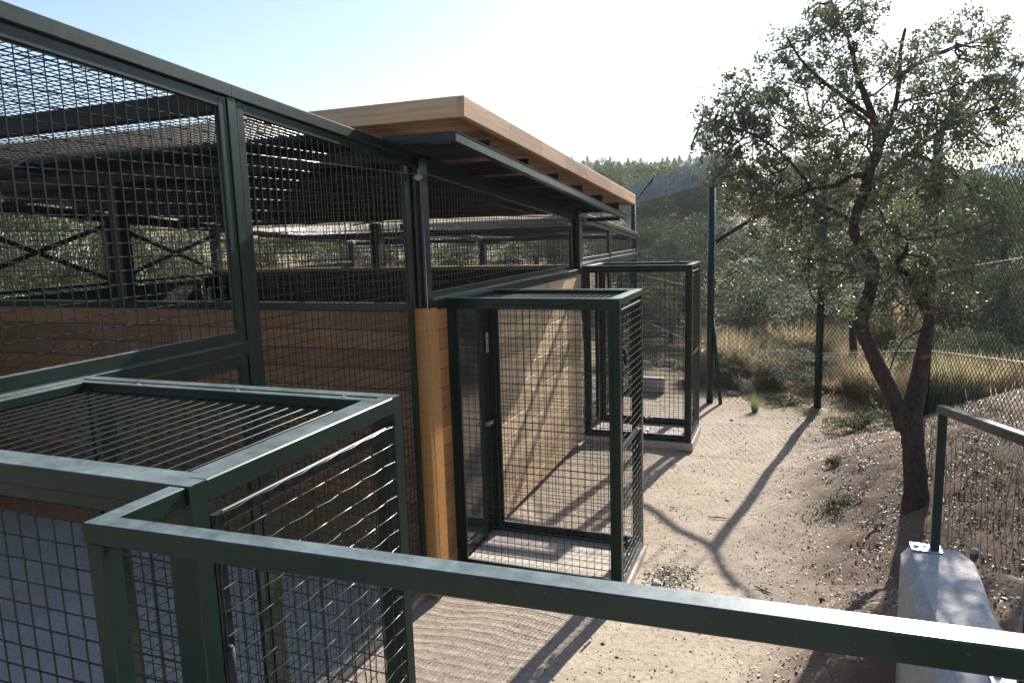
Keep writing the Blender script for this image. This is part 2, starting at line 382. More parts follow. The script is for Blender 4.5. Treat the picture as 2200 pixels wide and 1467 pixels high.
def panel_yz(x, y0, y1, z0, ztop, par=av, s=.05):
    """framed mesh panel standing in the plane x, from y0 to y1"""
    sl = callable(ztop); zt = ztop if sl else (lambda y: ztop)
    fr = MB(); t = .045; d = .03
    fr.bar((x, y0 + t / 2, z0), (x, y0 + t / 2, zt(y0 + t / 2)), d, t, (1, 0, 0))
    fr.bar((x, y1 - t / 2, z0), (x, y1 - t / 2, zt(y1 - t / 2)), d, t, (1, 0, 0))
    fr.bar((x, y0 + t, z0 + t / 2), (x, y1 - t, z0 + t / 2), d - .002, t, (1, 0, 0))
    fr.bar((x, y0 + t, zt(y0 + t) - t / 2), (x, y1 - t, zt(y1 - t) - t / 2), d - .002, t, (1, 0, 0))
    f = fr.build('panel_frame', GREEN, par)
    g = MB(); wire_grid(g, (x, y0 + t, z0 + t), (0, 1, 0), (0, 0, 1), y1 - y0 - 2 * t, 1, s, .0024, lambda u: zt(y0 + t + u) - t - z0 - t)
    g.build('wire_mesh', WIRE, f); return f
# top rail in three lengths and the posts it sits on
for a, b in ((-5.6, -1.926), (-1.924, -.36), (3.60, 6.85)):
    MB().bar((0, a, zr(a) - .0275), (0, b, zr(b) - .0275), .06, .055, (1, 0, 0), .003).build('top_rail', GREEN, av)
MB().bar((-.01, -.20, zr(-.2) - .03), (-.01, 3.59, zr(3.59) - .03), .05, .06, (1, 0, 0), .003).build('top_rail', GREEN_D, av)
for y in (-1.925, 5.05, 6.82): MB().bar((0, y, -.0), (0, y, zr(y) - .058), .05, .052, (1, 0, 0)).build('post', GREEN, av)
MB().bar((0, -3.62, -.0), (0, -3.62, 2.0), .05, .05, (1, 0, 0)).build('post', GREEN, av)
panel_yz(.005, -5.6, -1.955, 2.0, lambda y: zr(y) - .063)                 # upper panel over the near cage
panel_yz(.005, -2.70, -1.955, .03, 1.93)
MB().bar((0, -5.6, 1.966), (0, -1.953, 1.966), .05, .05, (1, 0, 0)).build('middle_rail', GREEN, av)
panel_yz(.005, -5.6, -3.66, .03, 1.93)
panel_yz(.005, -1.895, -.40, .03, lambda y: zr(y) - .063)                 # tall panel to the ground
panel_yz(-.02, -.14, 3.33, 2.005, lambda y: zr(y) - .065)                 # above the plank wall, under the roof
panel_yz(.005, 3.62, 5.02, 2.07, lambda y: zr(y) - .063); panel_yz(.005, 5.08, 6.79, 2.07, lambda y: zr(y) - .063)
panel_yz(.005, 4.33, 5.02, .03, 2.0); panel_yz(.005, 5.08, 6.79, .03, 2.0)
MB().bar((0, 3.58, 2.035), (0, 6.79, 2.035), .05, .05, (1, 0, 0)).build('middle_rail', GREEN, av)
# I-section posts by the plank wall
def ipost(x, y, z0, z1, m, wf=.11):
    b = MB(); b.box(x - .055, y - .005, z0, x + .055, y + .005, z1, 0)
    b.box(x - .062, y - wf / 2, z0, x - .0555, y + wf / 2, z1, .001); b.box(x + .0555, y - wf / 2, z0, x + .062, y + wf / 2, z1, .001)
    b.box(x - .05, y - wf / 2 + .002, z0, x - .012, y - wf / 2 + .008, z1, 0); b.box(x + .012, y - wf / 2 + .002, z0, x + .05, y - wf / 2 + .008, z1, 0)
    return b.build('post', m, av)
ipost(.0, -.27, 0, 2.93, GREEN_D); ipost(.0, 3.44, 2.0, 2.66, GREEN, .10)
for y, x in ((-.3, -5.2), (1.75, -5.2), (3.44, -5.2), (-1.95, -5.2), (6.8, -5.2), (-3.7, -5.2), (3.44, -2.6), (6.8, -2.6), (-.3, -2.6)):
    z0 = 1.99 if x == -2.6 and y < 6 else 0
    MB().box(x - .05, y - .05, z0, x + .05, y + .05, zr(y) - .06).build('post', DARKSTEEL, av)
# steel sills on top of the plank walls
MB().box(-.05, -.20, 1.935, .052, 3.40, 1.998).build('sill_beam', GREEN, av)
MB().box(-5.14, -.25, 1.935, -.07, -.17, 1.985).build('sill_beam', GREEN, av)
MB().box(-5.24, -5.6, 1.955, -5.16, 6.8, 2.0).build('sill_beam', GREEN, av)
MB().box(-5.14, 3.36, 2.005, -.07, 3.52, 2.05).build('wall_cap', WOOD_ROOF, av)
# cross beams of the mesh roof
for y, hgt in ((-1.95, .09), (-3.9, .08), (5.05, .08), (6.80, .06)):
    z = zr(y) - .06 - hgt / 2 + .03
    MB().box(-5.1, y - .03, z - hgt / 2, -.035, y + .03, z + hgt / 2).build('cross_beam', DARKSTEEL, av)
for x in (-5.2, -2.6):
    MB().bar((x, -5.6, zr(-5.6) - .05), (x, -.85, zr(-.85) - .05), .06, .07, (1, 0, 0)).build('top_rail', GREEN_D, av)
    MB().bar((x, 4.1, zr(4.1) - .05), (x, 6.8, zr(6.8) - .05), .06, .07, (1, 0, 0)).build('top_rail', GREEN_D, av)
def roofmesh(y0, y1):
    g = MB(); z = lambda y: zr(y) - .012
    for k in range(1, 104): g.wire((-5.2 + k * .05, y0, z(y0)), (-5.2 + k * .05, y1, z(y1)), .0026)
    for k in range(1, int((y1 - y0) / .05)): y = y0 + k * .05; g.wire((-5.2, y, z(y) + .003), (0 - .03, y, z(y) + .003), .0026)
    g.build('roof_mesh', WIRE, av)
roofmesh(-5.6, -.80); roofmesh(4.05, 6.8)
def mesh_xz(y, x0, x1, z0, z1, nm='wire_mesh'):
    g = MB(); wire_grid(g, (x0, y, z0), (1, 0, 0), (0, 0, 1), x1 - x0, z1 - z0, .05, .0024); g.build(nm, WIRE, av)
mesh_xz(-.21, -5.15, -.06, 1.985, 2.86); mesh_xz(3.44, -5.15, -.06, 2.05, 2.62); mesh_xz(6.8, -5.15, -.03, 0, 2.32)
g = MB(); wire_grid(g, (-5.2, -5.6, 2.0), (0, 1, 0), (0, 0, 1), 12.4, .9, .05, .0024, lambda t: zr(t - 5.6) - 2.1); g.build('wire_mesh', WIRE, av)
# cross braces: left wall, and flat under the roof
def brace(a, b): MB().bar(a, b, .05, .012, (0, 0, 1)).build('cross_brace', DARKSTEEL, av)
for y0, y1 in ((-3.65, -2.0), (-1.9, -.35), (-.25, 1.70), (1.80, 3.39)):
    brace((-5.17, y0, 2.02), (-5.17, y1, zr(y1) - .15)); brace((-5.14, y0, zr(y0) - .15), (-5.14, y1, 2.02))
for y0, y1 in ((-.1, 1.34), (1.34, 2.84)):
    for x0, x1 in ((-5.1, -2.65), (-2.55, -.1)):
        MB().bar((x0, y0, zr(y0) - .12), (x1, y1, zr(y1) - .12), .06, .010, (0, 1, 0)).build('cross_brace', DARKSTEEL, av)
        MB().bar((x0, y1, zr(y1) - .135), (x1, y0, zr(y0) - .135), .06, .010, (0, 1, 0)).build('cross_brace', DARKSTEEL, av)
for y0, y1 in ((4.1, 6.7),):
    brace((-5.0, y0, zr(y0) - .10), (-2.7, y1, zr(y1) - .10)); brace((-2.5, y0, zr(y0) - .10), (-.1, y1, zr(y1) - .10)); brace((-.1, y0, zr(y0) - .12), (-2.5, y1, zr(y1) - .12))

# plank walls: each plank an object
def plank_mesh(L_, hh, th):
    b = MB(); b.bar((-L_ / 2, 0, 0), (L_ / 2, 0, 0), th, hh, (0, 1, 0), .0035); return b
_pl = {}
def plank(L_, hh, th, m, loc, rz, name='plank', rx=0):
    key = (round(L_, 3), hh, th, m.name)
    if key not in _pl: _pl[key] = plank_mesh(L_, hh, th).mesh('plank', m)
    o = link(name, _pl[key], av, loc); o.rotation_euler = (rx, 0, rz); return o
PH = 1.93 / 14
for k in range(14):
    z = PH * (k + .5) + .002; j = 2.35 + (.0 if k % 2 else -1.0) * .6
    q = random.uniform(-.0015, .0015)
    plank(j - .80 - .003, PH - .004, .04, WOOD, (.025 + q, (.80 + j) / 2, z), math.pi / 2)
    plank(3.49 - j - .003, PH - .004, .04, WOOD, (.025 - q, (j + 3.49) / 2, z), math.pi / 2)
    plank(.205, PH - .004, .04, WOOD_POST, (.032 + q, -.10, z), math.pi / 2)
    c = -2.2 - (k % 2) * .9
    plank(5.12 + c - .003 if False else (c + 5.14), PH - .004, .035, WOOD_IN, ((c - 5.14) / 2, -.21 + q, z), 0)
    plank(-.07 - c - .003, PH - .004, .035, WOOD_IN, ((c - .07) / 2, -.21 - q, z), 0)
    plank(8.68, PH - .004, .03, WOOD_SHADE, (-5.2, -1.24 + .0, z), math.pi / 2)
    plank(5.05, PH + .002, .03, WOOD_SHADE, (-2.605, 3.42, z + .03 + k * .004), 0)
MB().box(.0, -.385, -.03, .088, -.335, 1.965, .004).build('corner_timber', WOOD_POST, av)
MB().box(.03, -.333, -.03, .089, -.206, 1.955, .003).build('corner_timber', WOOD_POST, av)
MB().bar((-5.19, 3.14, 1.0), (-5.19, 6.8, 1.0), .03, 1.9, (1, 0, 0)).build('boarding', WOOD_SHADE, av)
# smoked door panel behind the middle cage with its frame, lock and paper label
MB().box(.030, .015, .03, .036, .70, 1.93, 0).build('door_pane', GLASS, av)
MB().box(.0, .705, .0, .07, .795, 1.93, .003).build('door_jamb', GREEN_D, av)
MB().box(.037, .03, .02, .05, .70, .10).build('door_rail', GREEN_D, av)
MB().box(.055, .665, 1.50, .060, .700, 1.66, .0).build('paper_label', LABELW, av)
MB().box(.05, .60, .92, .085, .70, .95).build('door_handle', GALV, av)

# roof
def rt(y): return 3.2 - .0805 * (y + .72)                 # top of the fascia
RX0, RX1, RY0, RY1 = -5.7, .575, -.72, 4.0
rf = thing('timber_roof', (0, 1.6, 2.9), 'flat overhanging timber roof with pale fascia boards on dark steel rafters', 'roof')
rf.location = (0, 0, 0)
n = 32; st = (RY1 - RY0 - .09) / n; tilt = math.atan(-.0805)
me = MB().bar((-(RX1 - RX0 - .09) / 2, 0, 0), ((RX1 - RX0 - .09) / 2, 0, 0), st - .004, .03, (0, 1, 0), .004).mesh('deck_board', WOOD_ROOF)
for k in range(n):
    y = RY0 + .045 + st * (k + .5); o = link('deck_board', me, rf, ((RX0 + RX1) / 2, y, rt(y) - .075)); o.rotation_euler = (tilt, 0, 0)
me = MB().box(RX0 + .05, RY0 + .05, -.0, RX1 - .05, RY1 - .05, .01, 0)
top = MB(); top.add([(RX0 + .045, RY0 + .045, rt(RY0) - .030), (RX1 - .045, RY0 + .045, rt(RY0) - .030), (RX1 - .045, RY1 - .045, rt(RY1) - .030), (RX0 + .045, RY1 - .045, rt(RY1) - .030)], [(0, 1, 2, 3)])
top.build('roof_sheet', DARKSTEEL, rf)
me = MB().bar((-(-.30 - RX0 - .09) / 2, 0, 0), ((-.30 - RX0 - .09) / 2, 0, 0), .44, .02, (0, 1, 0), .002).mesh('ceiling_panel', WOOD_SHADE)  # dark sheets added under the deck, interior shade put into their colour
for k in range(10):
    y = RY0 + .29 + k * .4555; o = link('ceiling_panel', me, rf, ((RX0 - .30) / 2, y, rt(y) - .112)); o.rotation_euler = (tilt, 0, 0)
def fascia(a, b, th=.042, hh=.115):
    L_ = (Vector(b) - Vector(a)).length; me = MB().bar((-L_ / 2, 0, 0), (L_ / 2, 0, 0), th, hh, (0, 1, 0), .004).mesh('fascia_board', WOOD_ROOF)
    o = link('fascia_board', me, rf, (Vector(a) + Vector(b)) / 2); d = Vector(b) - Vector(a)
    o.rotation_euler = d.to_track_quat('X', 'Z').to_euler(); return o
js = [RY0 + .0, -.02, .62, 1.22, 1.85, 2.75, 3.35, RY1]
for a, b in zip(js[:-1], js[1:]):
    fascia((RX1 - .021, a + .0025, rt(a) - .0575), (RX1 - .021, b - .0015, rt(b) - .0575))
for a, b in ((RX0, -2.6), (-2.597, RX1 - .0425)): fascia((a, RY0 + .021, rt(RY0) - .0575), (b, RY0 + .021, rt(RY0) - .0575))
fascia((RX0, RY1 - .021, rt(RY1) - .0575), (RX1 - .043, RY1 - .021, rt(RY1) - .0575))
def ibeam(a, b, hh, wf, par, m, nm):
    a = Vector(a); b = Vector(b); s = MB(); up = Vector((0, 0, 1))
    s.bar(a, b, .006, hh - .014, (b - a).cross(up), 0); side = (b - a).cross(up)
    for q in (hh / 2 - .0035, -hh / 2 + .0035): s.bar(a + up * q, b + up * q, wf, .007, side, .001)
    return s.build(nm, m, par)
for y in (-.115, .604, 1.342, 2.08, 2.841, 3.58):
    z = rt(y) - .128 - .052 if False else rt(y) - .126 - .050; ibeam((-5.2, y, z), (.47, y, z), .10, .06, rf, DARKSTEEL, 'rafter')
ibeam((.0, -.81, rt(-.81) - .25), (.0, 3.9, rt(3.9) - .25), .10, .07, rf, DARKSTEEL, 'main_beam')
ibeam((-5.2, -.81, rt(-.81) - .25), (-5.2, 3.9, rt(3.9) - .25), .10, .07, rf, DARKSTEEL, 'main_beam')
# gutter-like channel hanging below the eaves
def channel(a, b, m=GREEN):
    a = Vector(a); b = Vector(b); s = MB(); up = Vector((0, 0, 1)); sd_ = (b - a).cross(up).normalized()
    s.bar(a + sd_ * .0, b, .004, .050, sd_, 0); s.bar(a - sd_ * .026 - up * .023, b - sd_ * .026 - up * .023, .046, .004, sd_, 0)
    s.bar(a - sd_ * .051, b - sd_ * .051, .004, .040, sd_, 0); s.bar(a + up * .0265 + sd_ * .004, b + up * .0265 + sd_ * .004, .014, .003, sd_, 0)
    return s.build('gutter', m, rf)
channel((.505, -.70, 2.985), (.505, 3.86, 2.565), GREEN)
channel((.04, -.705, 2.985), (.502, -.705, 2.985), GREEN_D)
MB().box(.04, 3.80, 2.53, .43, 3.84, 2.575).build('gutter_end', DARKSTEEL, rf)

# ------------------------------------------------------------------ door cages
W, D, H = 1.28, .773, 2.0
def make_cage():
    c = thing('door_cage', (0, 0, 0), 'x', 'cage', 'green mesh entry cages along the plank wall')
    t = .045
    for x, y in ((t / 2 + .052, t / 2), (W - t / 2, t / 2), (t / 2 + .052, D - t / 2), (W - t / 2, D - t / 2)):
        MB().bar((x, y, .0), (x, y, H - t), t, t).build('corner_post', GREEN, c)
    z = H - t / 2
    for y in (t / 2, D - t / 2): MB().bar((.052, y, z), (W, y, z), t, t, (0, 1, 0)).build('top_bar', GREEN, c)
    for x in (.052 + t / 2, W - t / 2): MB().bar((x, t + .0005, z), (x, D - t - .0005, z), t, t, (1, 0, 0)).build('top_bar', GREEN, c)
    for y in (t / 2, D - t / 2): MB().bar((.052 + t, y, .0225), (W - t, y, .0225), t - .002, t - .002, (0, 1, 0)).build('bottom_bar', GREEN, c)
    MB().bar((W - t / 2, t, .0225), (W - t / 2, D - t, .0225), t - .002, t - .002, (1, 0, 0)).build('bottom_bar', GREEN, c)
    f = .032
    def frame2(y, nm='panel_frame'):
        x0, x1, z0, z1 = .052 + t + .001, W - t - .001, t + .001, H - t - .001; b = MB()
        b.bar((x0 + f / 2, y, z0), (x0 + f / 2, y, z1), f, f - .006); b.bar((x1 - f / 2, y, z0), (x1 - f / 2, y, z1), f, f - .006)
        for zz in (z0 + f / 2, z1 - f / 2): b.bar((x0 + f, y, zz), (x1 - f, y, zz), f - .007, f, (0, 1, 0))
        o = b.build(nm, GREEN, c); g = MB(); wire_grid(g, (x0 + f, y, z0 + f), (1, 0, 0), (0, 0, 1), x1 - x0 - 2 * f, z1 - z0 - 2 * f, .053, .0022)
        g.build('wire_mesh', WIRE, o)
    frame2(.024); frame2(D - .024)
    # top panel: flat frame and long wires
    x0, x1, y0, y1 = .052 + t + .001, W - t - .001, t + .001, D - t - .001; zt = H - .019; b = MB()
    for yy in (y0 + f / 2, y1 - f / 2): b.bar((x0, yy, zt), (x1, yy, zt), f, f, (0, 1, 0))
    for xx in (x0 + f / 2, x1 - f / 2): b.bar((xx, y0 + f, zt), (xx, y1 - f, zt), f, f - .001, (1, 0, 0))
    o = b.build('top_frame', GREEN, c); g = MB()
    k = 1
    while x0 + f + k * .05 < x1 - f: xx = x0 + f + k * .05; g.wire((xx, y0 + .004, zt - .012), (xx, y1 - .004, zt - .012), .0027, 6); k += 1
    k = 1
    while y0 + f + k * .05 < y1 - f: yy = y0 + f + k * .05; g.wire((x0, yy, zt - .0165), (x1, yy, zt - .0165), .0024, 6); k += 1
    g.build('wire_mesh', WIRE, o)
    for xx in (.35, .75, 1.13):
        q = MB(); q.tube([(xx, D - t - .012, zt + .004), (xx, D - t - .012, zt + .019)], .007, 8); q.build('bolt', GALV, o)
    # door hung on the outer side, with crimped mesh welded over its face
    dz0, dz1, dy0, dy1 = .07, 1.925, t + .006, D - t - .004; dx = W - .013; ft = .03
    dr = MB(); dr.bar((dx, dy0 + ft / 2, dz0), (dx, dy0 + ft / 2, dz1), .02, ft); dr.bar((dx, dy1 - ft / 2, dz0), (dx, dy1 - ft / 2, dz1), .02, ft)
    for zz in (dz0 + ft / 2, dz1 - ft / 2, .98): dr.bar((dx, dy0 + ft, zz), (dx, dy1 - ft, zz), .0185, ft, (1, 0, 0))
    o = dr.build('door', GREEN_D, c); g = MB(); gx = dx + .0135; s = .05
    ny_ = int((dy1 - dy0) / s); nz_ = int((dz1 - dz0) / s)
    for i in range(ny_ + 1):
        y = dy0 + .006 + i * (dy1 - dy0 - .012) / ny_
        pts = [(gx + .0016 * (1 if (i + j) % 2 else -1), y, dz0 + .004 + j * (dz1 - dz0 - .008) / nz_) for j in range(nz_ + 1)]; g.tube(pts, .00155, 6, False)
    for j in range(nz_ + 1):
        z = dz0 + .004 + j * (dz1 - dz0 - .008) / nz_
        pts = []
        for i in range(ny_ * 2 + 1):
            y = dy0 + .006 + i / 2 * (dy1 - dy0 - .012) / ny_
            sgn = (-1 if (i // 2 + j) % 2 else 1) if i % 2 == 0 else 0
            pts.append((gx + .0016 * sgn, y, z + (.0008 if i % 4 == 0 else -.0008 if i % 4 == 2 else 0)))
        g.tube(pts, .00155, 6, False)
    g.build('wire_mesh', WIRE, o)
    for zz in (.35, 1.62):
        q = MB(); q.tube([(W + .026, .036, zz - .045), (W + .026, .036, zz + .045)], .0085, 12)
        q.tube([(W + .026, .036, zz + .045), (W + .026, .036, zz + .050)], .0065, 12); q.build('hinge', GALV if False else DARKSTEEL, o, True)
    q = MB(); q.box(W + .024, D - .075, 1.02, W + .040, D + .03, 1.045); q.tube([(W + .04, D - .03, 1.03), (W + .065, D - .02, 1.03), (W + .065, D + .03, 1.03)], .005, 8); q.build('latch', DARKSTEEL, o)
    q = MB(); q.tube([(W + .03, D - .08, .93), (W + .03, D + .04, .93)], .006, 8); q.box(W + .022, D - .05, .915, W + .045, D - .01, .948); q.tube([(W + .03, D + .02, .93), (W + .055, D + .02, .945)], .005, 8); q.build('bolt_latch', GALV, o)
    MB().box(.055, -.015, -.09, W + .02, D + .015, -.001, .006).build('concrete_slab', CONC_F, c)
    return c
cages = [make_cage()]
cages[0].location = (0, 0, 0)
cages[0]['label'] = 'middle mesh door cage beside the orange corner timber'
c = copy_tree(cages[0]); c.location = (0, -3.547, 0); c['label'] = 'nearest mesh door cage in the lower left, joined to the foreground handrail'
c = copy_tree(cages[0]); c.location = (.01, 3.50, .03); c['label'] = 'farthest mesh door cage, just past the end of the timber roof'

# ------------------------------------------------------------------ foreground handrail
hr = thing('handrail', (1.25, -3.7, 0), 'dark green steel handrail crossing the foreground with sun glare', 'handrail')
hr.location = (0, 0, 0)
zt, tk, tw = 1.999, .036, .037
def prism(poly, z0, z1, nm, m, par, ch=.0022):
    n = len(poly); b = MB(); cx = sum(p[0] for p in poly) / n; cy = sum(p[1] for p in poly) / n
    def inset(c):
        out = []
        for i in range(n):
            p0, p1, p2 = Vector(poly[i - 1]), Vector(poly[i]), Vector(poly[(i + 1) % n])
            d1 = (p1 - p0).normalized(); d2 = (p2 - p1).normalized(); n1 = Vector((-d1.y, d1.x)); n2 = Vector((-d2.y, d2.x))
            k = (n1 + n2); k = k / max(.2, k.length_squared / 2); out.append(p1 + k * c)
        return out
    r = [[(p.x, p.y, z) for p in inset(c)] for c, z in ((ch, z0), (0, z0 + ch), (0, z1 - ch), (ch, z1))]
    vs = [v for ring in r for v in ring]; fs = [(k * n + i, k * n + (i + 1) % n, (k + 1) * n + (i + 1) % n, (k + 1) * n + i) for k in range(3) for i in range(n)]
    fs += [tuple(range(n))[::-1], tuple(range(3 * n, 4 * n))]; return b.add(vs, fs).build(nm, m, par)
A = Vector((1.236, -3.728)); Bv = Vector((3.45, -3.640)); dd = (Bv - A).normalized(); nn = Vector((-dd.y, dd.x)) * tw
inner = A + nn + dd * .037
prism([tuple(A), tuple(Bv), tuple(Bv + nn), tuple(inner), (1.2725, -3.549), (1.2360, -3.549)], zt - tk, zt, 'rail', GREEN, hr)
def hpost(x, y, z0, z1, w_=.036, par=hr): return MB().bar((x, y, z0), (x, y, z1), w_, w_).build('post', GREEN, par)
hpost(1.2555, -3.7085, -.05, zt - tk - .0005); hpost(3.2, -3.632, .85, zt - tk - .0005)

# right handrail standing on the concrete wall
r2 = thing('handrail', (2.96, -.8, .9), 'green handrail bolted to the concrete wall below the oak', 'handrail'); r2.location = (0, 0, 0)
p1 = Vector((2.962, -.80)); p2 = Vector((3.06, -1.84)); p3 = p2 + (p2 - p1) * 1.6
def zt2(t): return 1.595 + .142 * t
dr_ = (p2 - p1)
MB().bar((p1.x - .0014, p1.y + .02, zt2(0) - .021), (p3.x, p3.y, zt2(2.6) - .019), .042, .038, (1, 0, 0), .003).build('rail', GREEN, r2)
for t in (0, 1, 2):
    q = p1 + dr_ * t
    po = MB().bar((q.x, q.y, .904), (q.x, q.y, zt2(t) - .042), .038, .034, (1, 0, 0)).build('post', GREEN, r2)
    b = MB(); b.box(q.x - .10, q.y - .045, .897, q.x + .03, q.y + .045, .904, .001)
    b.tube([(q.x - .075, q.y, .904), (q.x - .075, q.y, .912)], .011, 8); b.build('base_plate', GALV, po)
# concrete retaining wall with irregular poured edge
cw = MB(); nseg = 26; ring = []
for k in range(nseg + 1):
    y = -.78 - k * .115; wv = .03 * math.sin(k * .8) + .022 * math.sin(k * 1.7 + 1) + (-.075 * max(0, 1 - abs(k - 4.2) / 2.4)) + (-.06 if k == 0 else 0)
    xr = 3.10 + wv * .55 + k * .006; j1 = 0
    ring.append([(2.815 + (.012 if k == 0 else 0), y, -.15), (2.815 + (.010 if k == 0 else 0), y, .848 + j1 * .3), (2.862 + j1 * .5, y, .894), (xr - .02, y, .897 + j1), (xr, y, .86), (xr + .01, y, -.15)])
vs = [v for r_ in ring for v in r_]; fs = [(k * 6 + i, k * 6 + i + 1, (k + 1) * 6 + i + 1, (k + 1) * 6 + i) for k in range(nseg) for i in range(5)] + [(0, 1, 2, 3, 4, 5)]
tag(cw.add(vs, fs).build('concrete_wall', CONC), 'low pale concrete retaining wall under the right handrail', 'wall')

# ------------------------------------------------------------------ perimeter fence
FP = [(-5.0, 17.6, 2.7), (-2.8, 13.6, 2.8), (-.64, 9.75, 2.90), (1.25, 5.86, 3.02), (2.67, 5.93, 3.10), (3.70, 4.40, 3.33), (4.30, .95, 3.30), (4.75, -1.7, 3.3)]
fe = thing('chain_link_fence', (0, 0, 0), 'tall green chain link fence with outward leaning barbed top', 'fence')
on = Vector((.88, .48, 0))
pr_ = []
for k, (x, y, z) in enumerate(FP):
    zb = hz(x, y) - .1
    b = MB(); b.tube([(x, y, zb), (x, y, z)], .050, 12); b.build('post', GREEN_F, fe, True)
    b = MB(); e = Vector((x, y, z)) + on * .40 + Vector((0, 0, .48)); b.bar((x, y, z - .01), e, .05, .05, on.cross(Vector((0, 0, 1)))); b.build('arm', GREEN_F, fe)
x, y, z = FP[4]; MB().tube([(x - .02, y - .06, z - .05), (x - .96, y - .10, z - .63), (x - 1.36, y - .12, z - .88)], .028, 10).build('brace', GREEN_F, fe, True)  # brace added to throw the crossing shadow on the sand; real caster unknown
x, y, z = FP[3]; MB().tube([(x + .03, y - .02, 1.15), (x + .16, y - .12, hz(x + .16, y - .12))], .026, 10).build('strut', GREEN_F, fe, True)
def chain(a, b, za0, za1, zb0, zb1, cell=.062, r=.0013, off0=Vector((0, 0, 0)), off1=Vector((0, 0, 0))):
    a = Vector((a[0], a[1], 0)); b = Vector((b[0], b[1], 0)); L_ = (b - a).length; H_ = 1.0
    def P(u, v_):                       # u along 0..L, v 0..1 up
        t = u / L_; z = (za0 * (1 - t) + zb0 * t) * (1 - v_) + (za1 * (1 - t) + zb1 * t) * v_
        return a.lerp(b, t) + off0.lerp(off1, v_) + Vector((0, 0, z))
    Hm = max(za1 - za0, zb1 - zb0) if (off1 - off0).length < .01 else .62
    m_ = MB(); n = int((L_ + Hm) / cell)
    for k in range(n + 1):
        c0 = k * cell - Hm
        for sg in (1, -1):
            # line u = c0 + v*Hm  (or mirrored)
            v0 = max(0, -c0 / Hm); v1 = min(1, (L_ - c0) / Hm)
            if v1 - v0 < .01: continue
            u0, u1 = c0 + v0 * Hm, c0 + v1 * Hm
            if sg < 0: u0, u1 = L_ - u0, L_ - u1
            m_.wire(P(u0, v0), P(u1, v1), r)
    return m_
off = on * .01
for i in range(len(FP) - 1):
    a, b = FP[i], FP[i + 1]
    m_ = chain(a[:2], b[:2], hz(*a[:2]), a[2], hz(*b[:2]), b[2], .075, .0027, off, off); m_.build('chain_link_mesh', FWIRE, fe)
    o1 = on * .40 + Vector((0, 0, .0)); g = MB()
    A3 = Vector((a[0], a[1], a[2])); B3 = Vector((b[0], b[1], b[2])); L_ = (B3 - A3).length; E = on * .42 + Vector((0, 0, .48))
    nb = int(L_ / .16)
    for k in range(nb + 1):
        q = A3.lerp(B3, k / nb); j = Vector((random.uniform(-.008, .008), 0, random.uniform(-.01, .01)))
        sh = (B3 - A3).normalized() * .40
        g.tube([q, q + E * .5 - sh * .5 + j, q + E - sh], .0075, 6, False); g.tube([q, q + E * .5 + sh * .5 - j, q + E + sh], .0032, 5, False)
        if k % 1 == 0: g.wire(q + E - sh, q + E - sh + on * .01 + Vector((0, 0, .045)), .006)
    for v_ in (0, .33, .66, 1): g.wire(A3 + E * v_, B3 + E * v_, .0025)
    g.build('overhang_mesh', FWIRE2, fe, True)
    g = MB()
    for z in (.75, 1.6): g.wire((a[0], a[1], hz(*a[:2]) + z), (b[0], b[1], hz(*b[:2]) + z), .0035, 5)
    g.build('tension_wire', STEEL, fe)
# low rusty stock fence
sf = thing('stock_fence', (0, 0, 0), 'low sagging rusty wire stock fence behind the right handrail', 'fence')
q0, q1 = Vector((3.30, 2.1)), Vector((4.05, -.4)); L_ = (q1 - q0).length; g = MB(); n = int(L_ / .07)
for k in range(n + 1):
    q = q0.lerp(q1, k / n); z = hz(q.x, q.y) - .02; g.tube([(q.x, q.y, z), (q.x + random.uniform(-.01, .01), q.y, z + .2), (q.x + random.uniform(-.03, .02), q.y, z + .46)], .0022, 5, False)
for v_ in (.06, .2, .33, .45):
    pts = [(q0.lerp(q1, k / 12).x + random.uniform(-.01, .01), q0.lerp(q1, k / 12).y, hz(*q0.lerp(q1, k / 12)) + v_ + random.uniform(-.012, .012)) for k in range(13)]; g.tube(pts, .0024, 5, False)
g.build('wire_mesh', RUST, sf)
for t in (.0, .98):
    q = q0.lerp(q1, t); MB().tube([(q.x, q.y, hz(q.x, q.y) - .1), (q.x, q.y, hz(q.x, q.y) + .52)], .014, 8).build('post', RUST, sf, True)

# ------------------------------------------------------------------ main oak
TD = next(t for t in np.arange(4.6, 7, .01) if at(1968, 1085, t)[2] <= hz(*at(1968, 1085, t)[:2]))
ob = at(1968, 1085, TD); oz = hz(ob[0], ob[1])
oak = thing('oak_tree', (0, 0, 0), 'gnarled holm oak with forked trunk growing above the sand', 'tree')
def path(pts, D0, n=5):
    out = []; rad = []
    P_ = [(Vector(at(x, y, D0 + dz)), r * (D0 + dz) / FPX) for x, y, dz, r in pts]
    for i in range(len(P_) - 1):
        p0 = P_[max(i - 1, 0)]; p1 = P_[i]; p2 = P_[i + 1]; p3 = P_[min(i + 2, len(P_) - 1)]
        for k in range(n):
            t = k / n; c = .5 * ((2 * p1[0]) + (-p0[0] + p2[0]) * t + (2 * p0[0] - 5 * p1[0] + 4 * p2[0] - p3[0]) * t * t + (-p0[0] + 3 * p1[0] - 3 * p2[0] + p3[0]) * t ** 3)
            out.append(c); rad.append(p1[1] * (1 - t) + p2[1] * t)
    out.append(P_[-1][0]); rad.append(P_[-1][1]); return out, rad
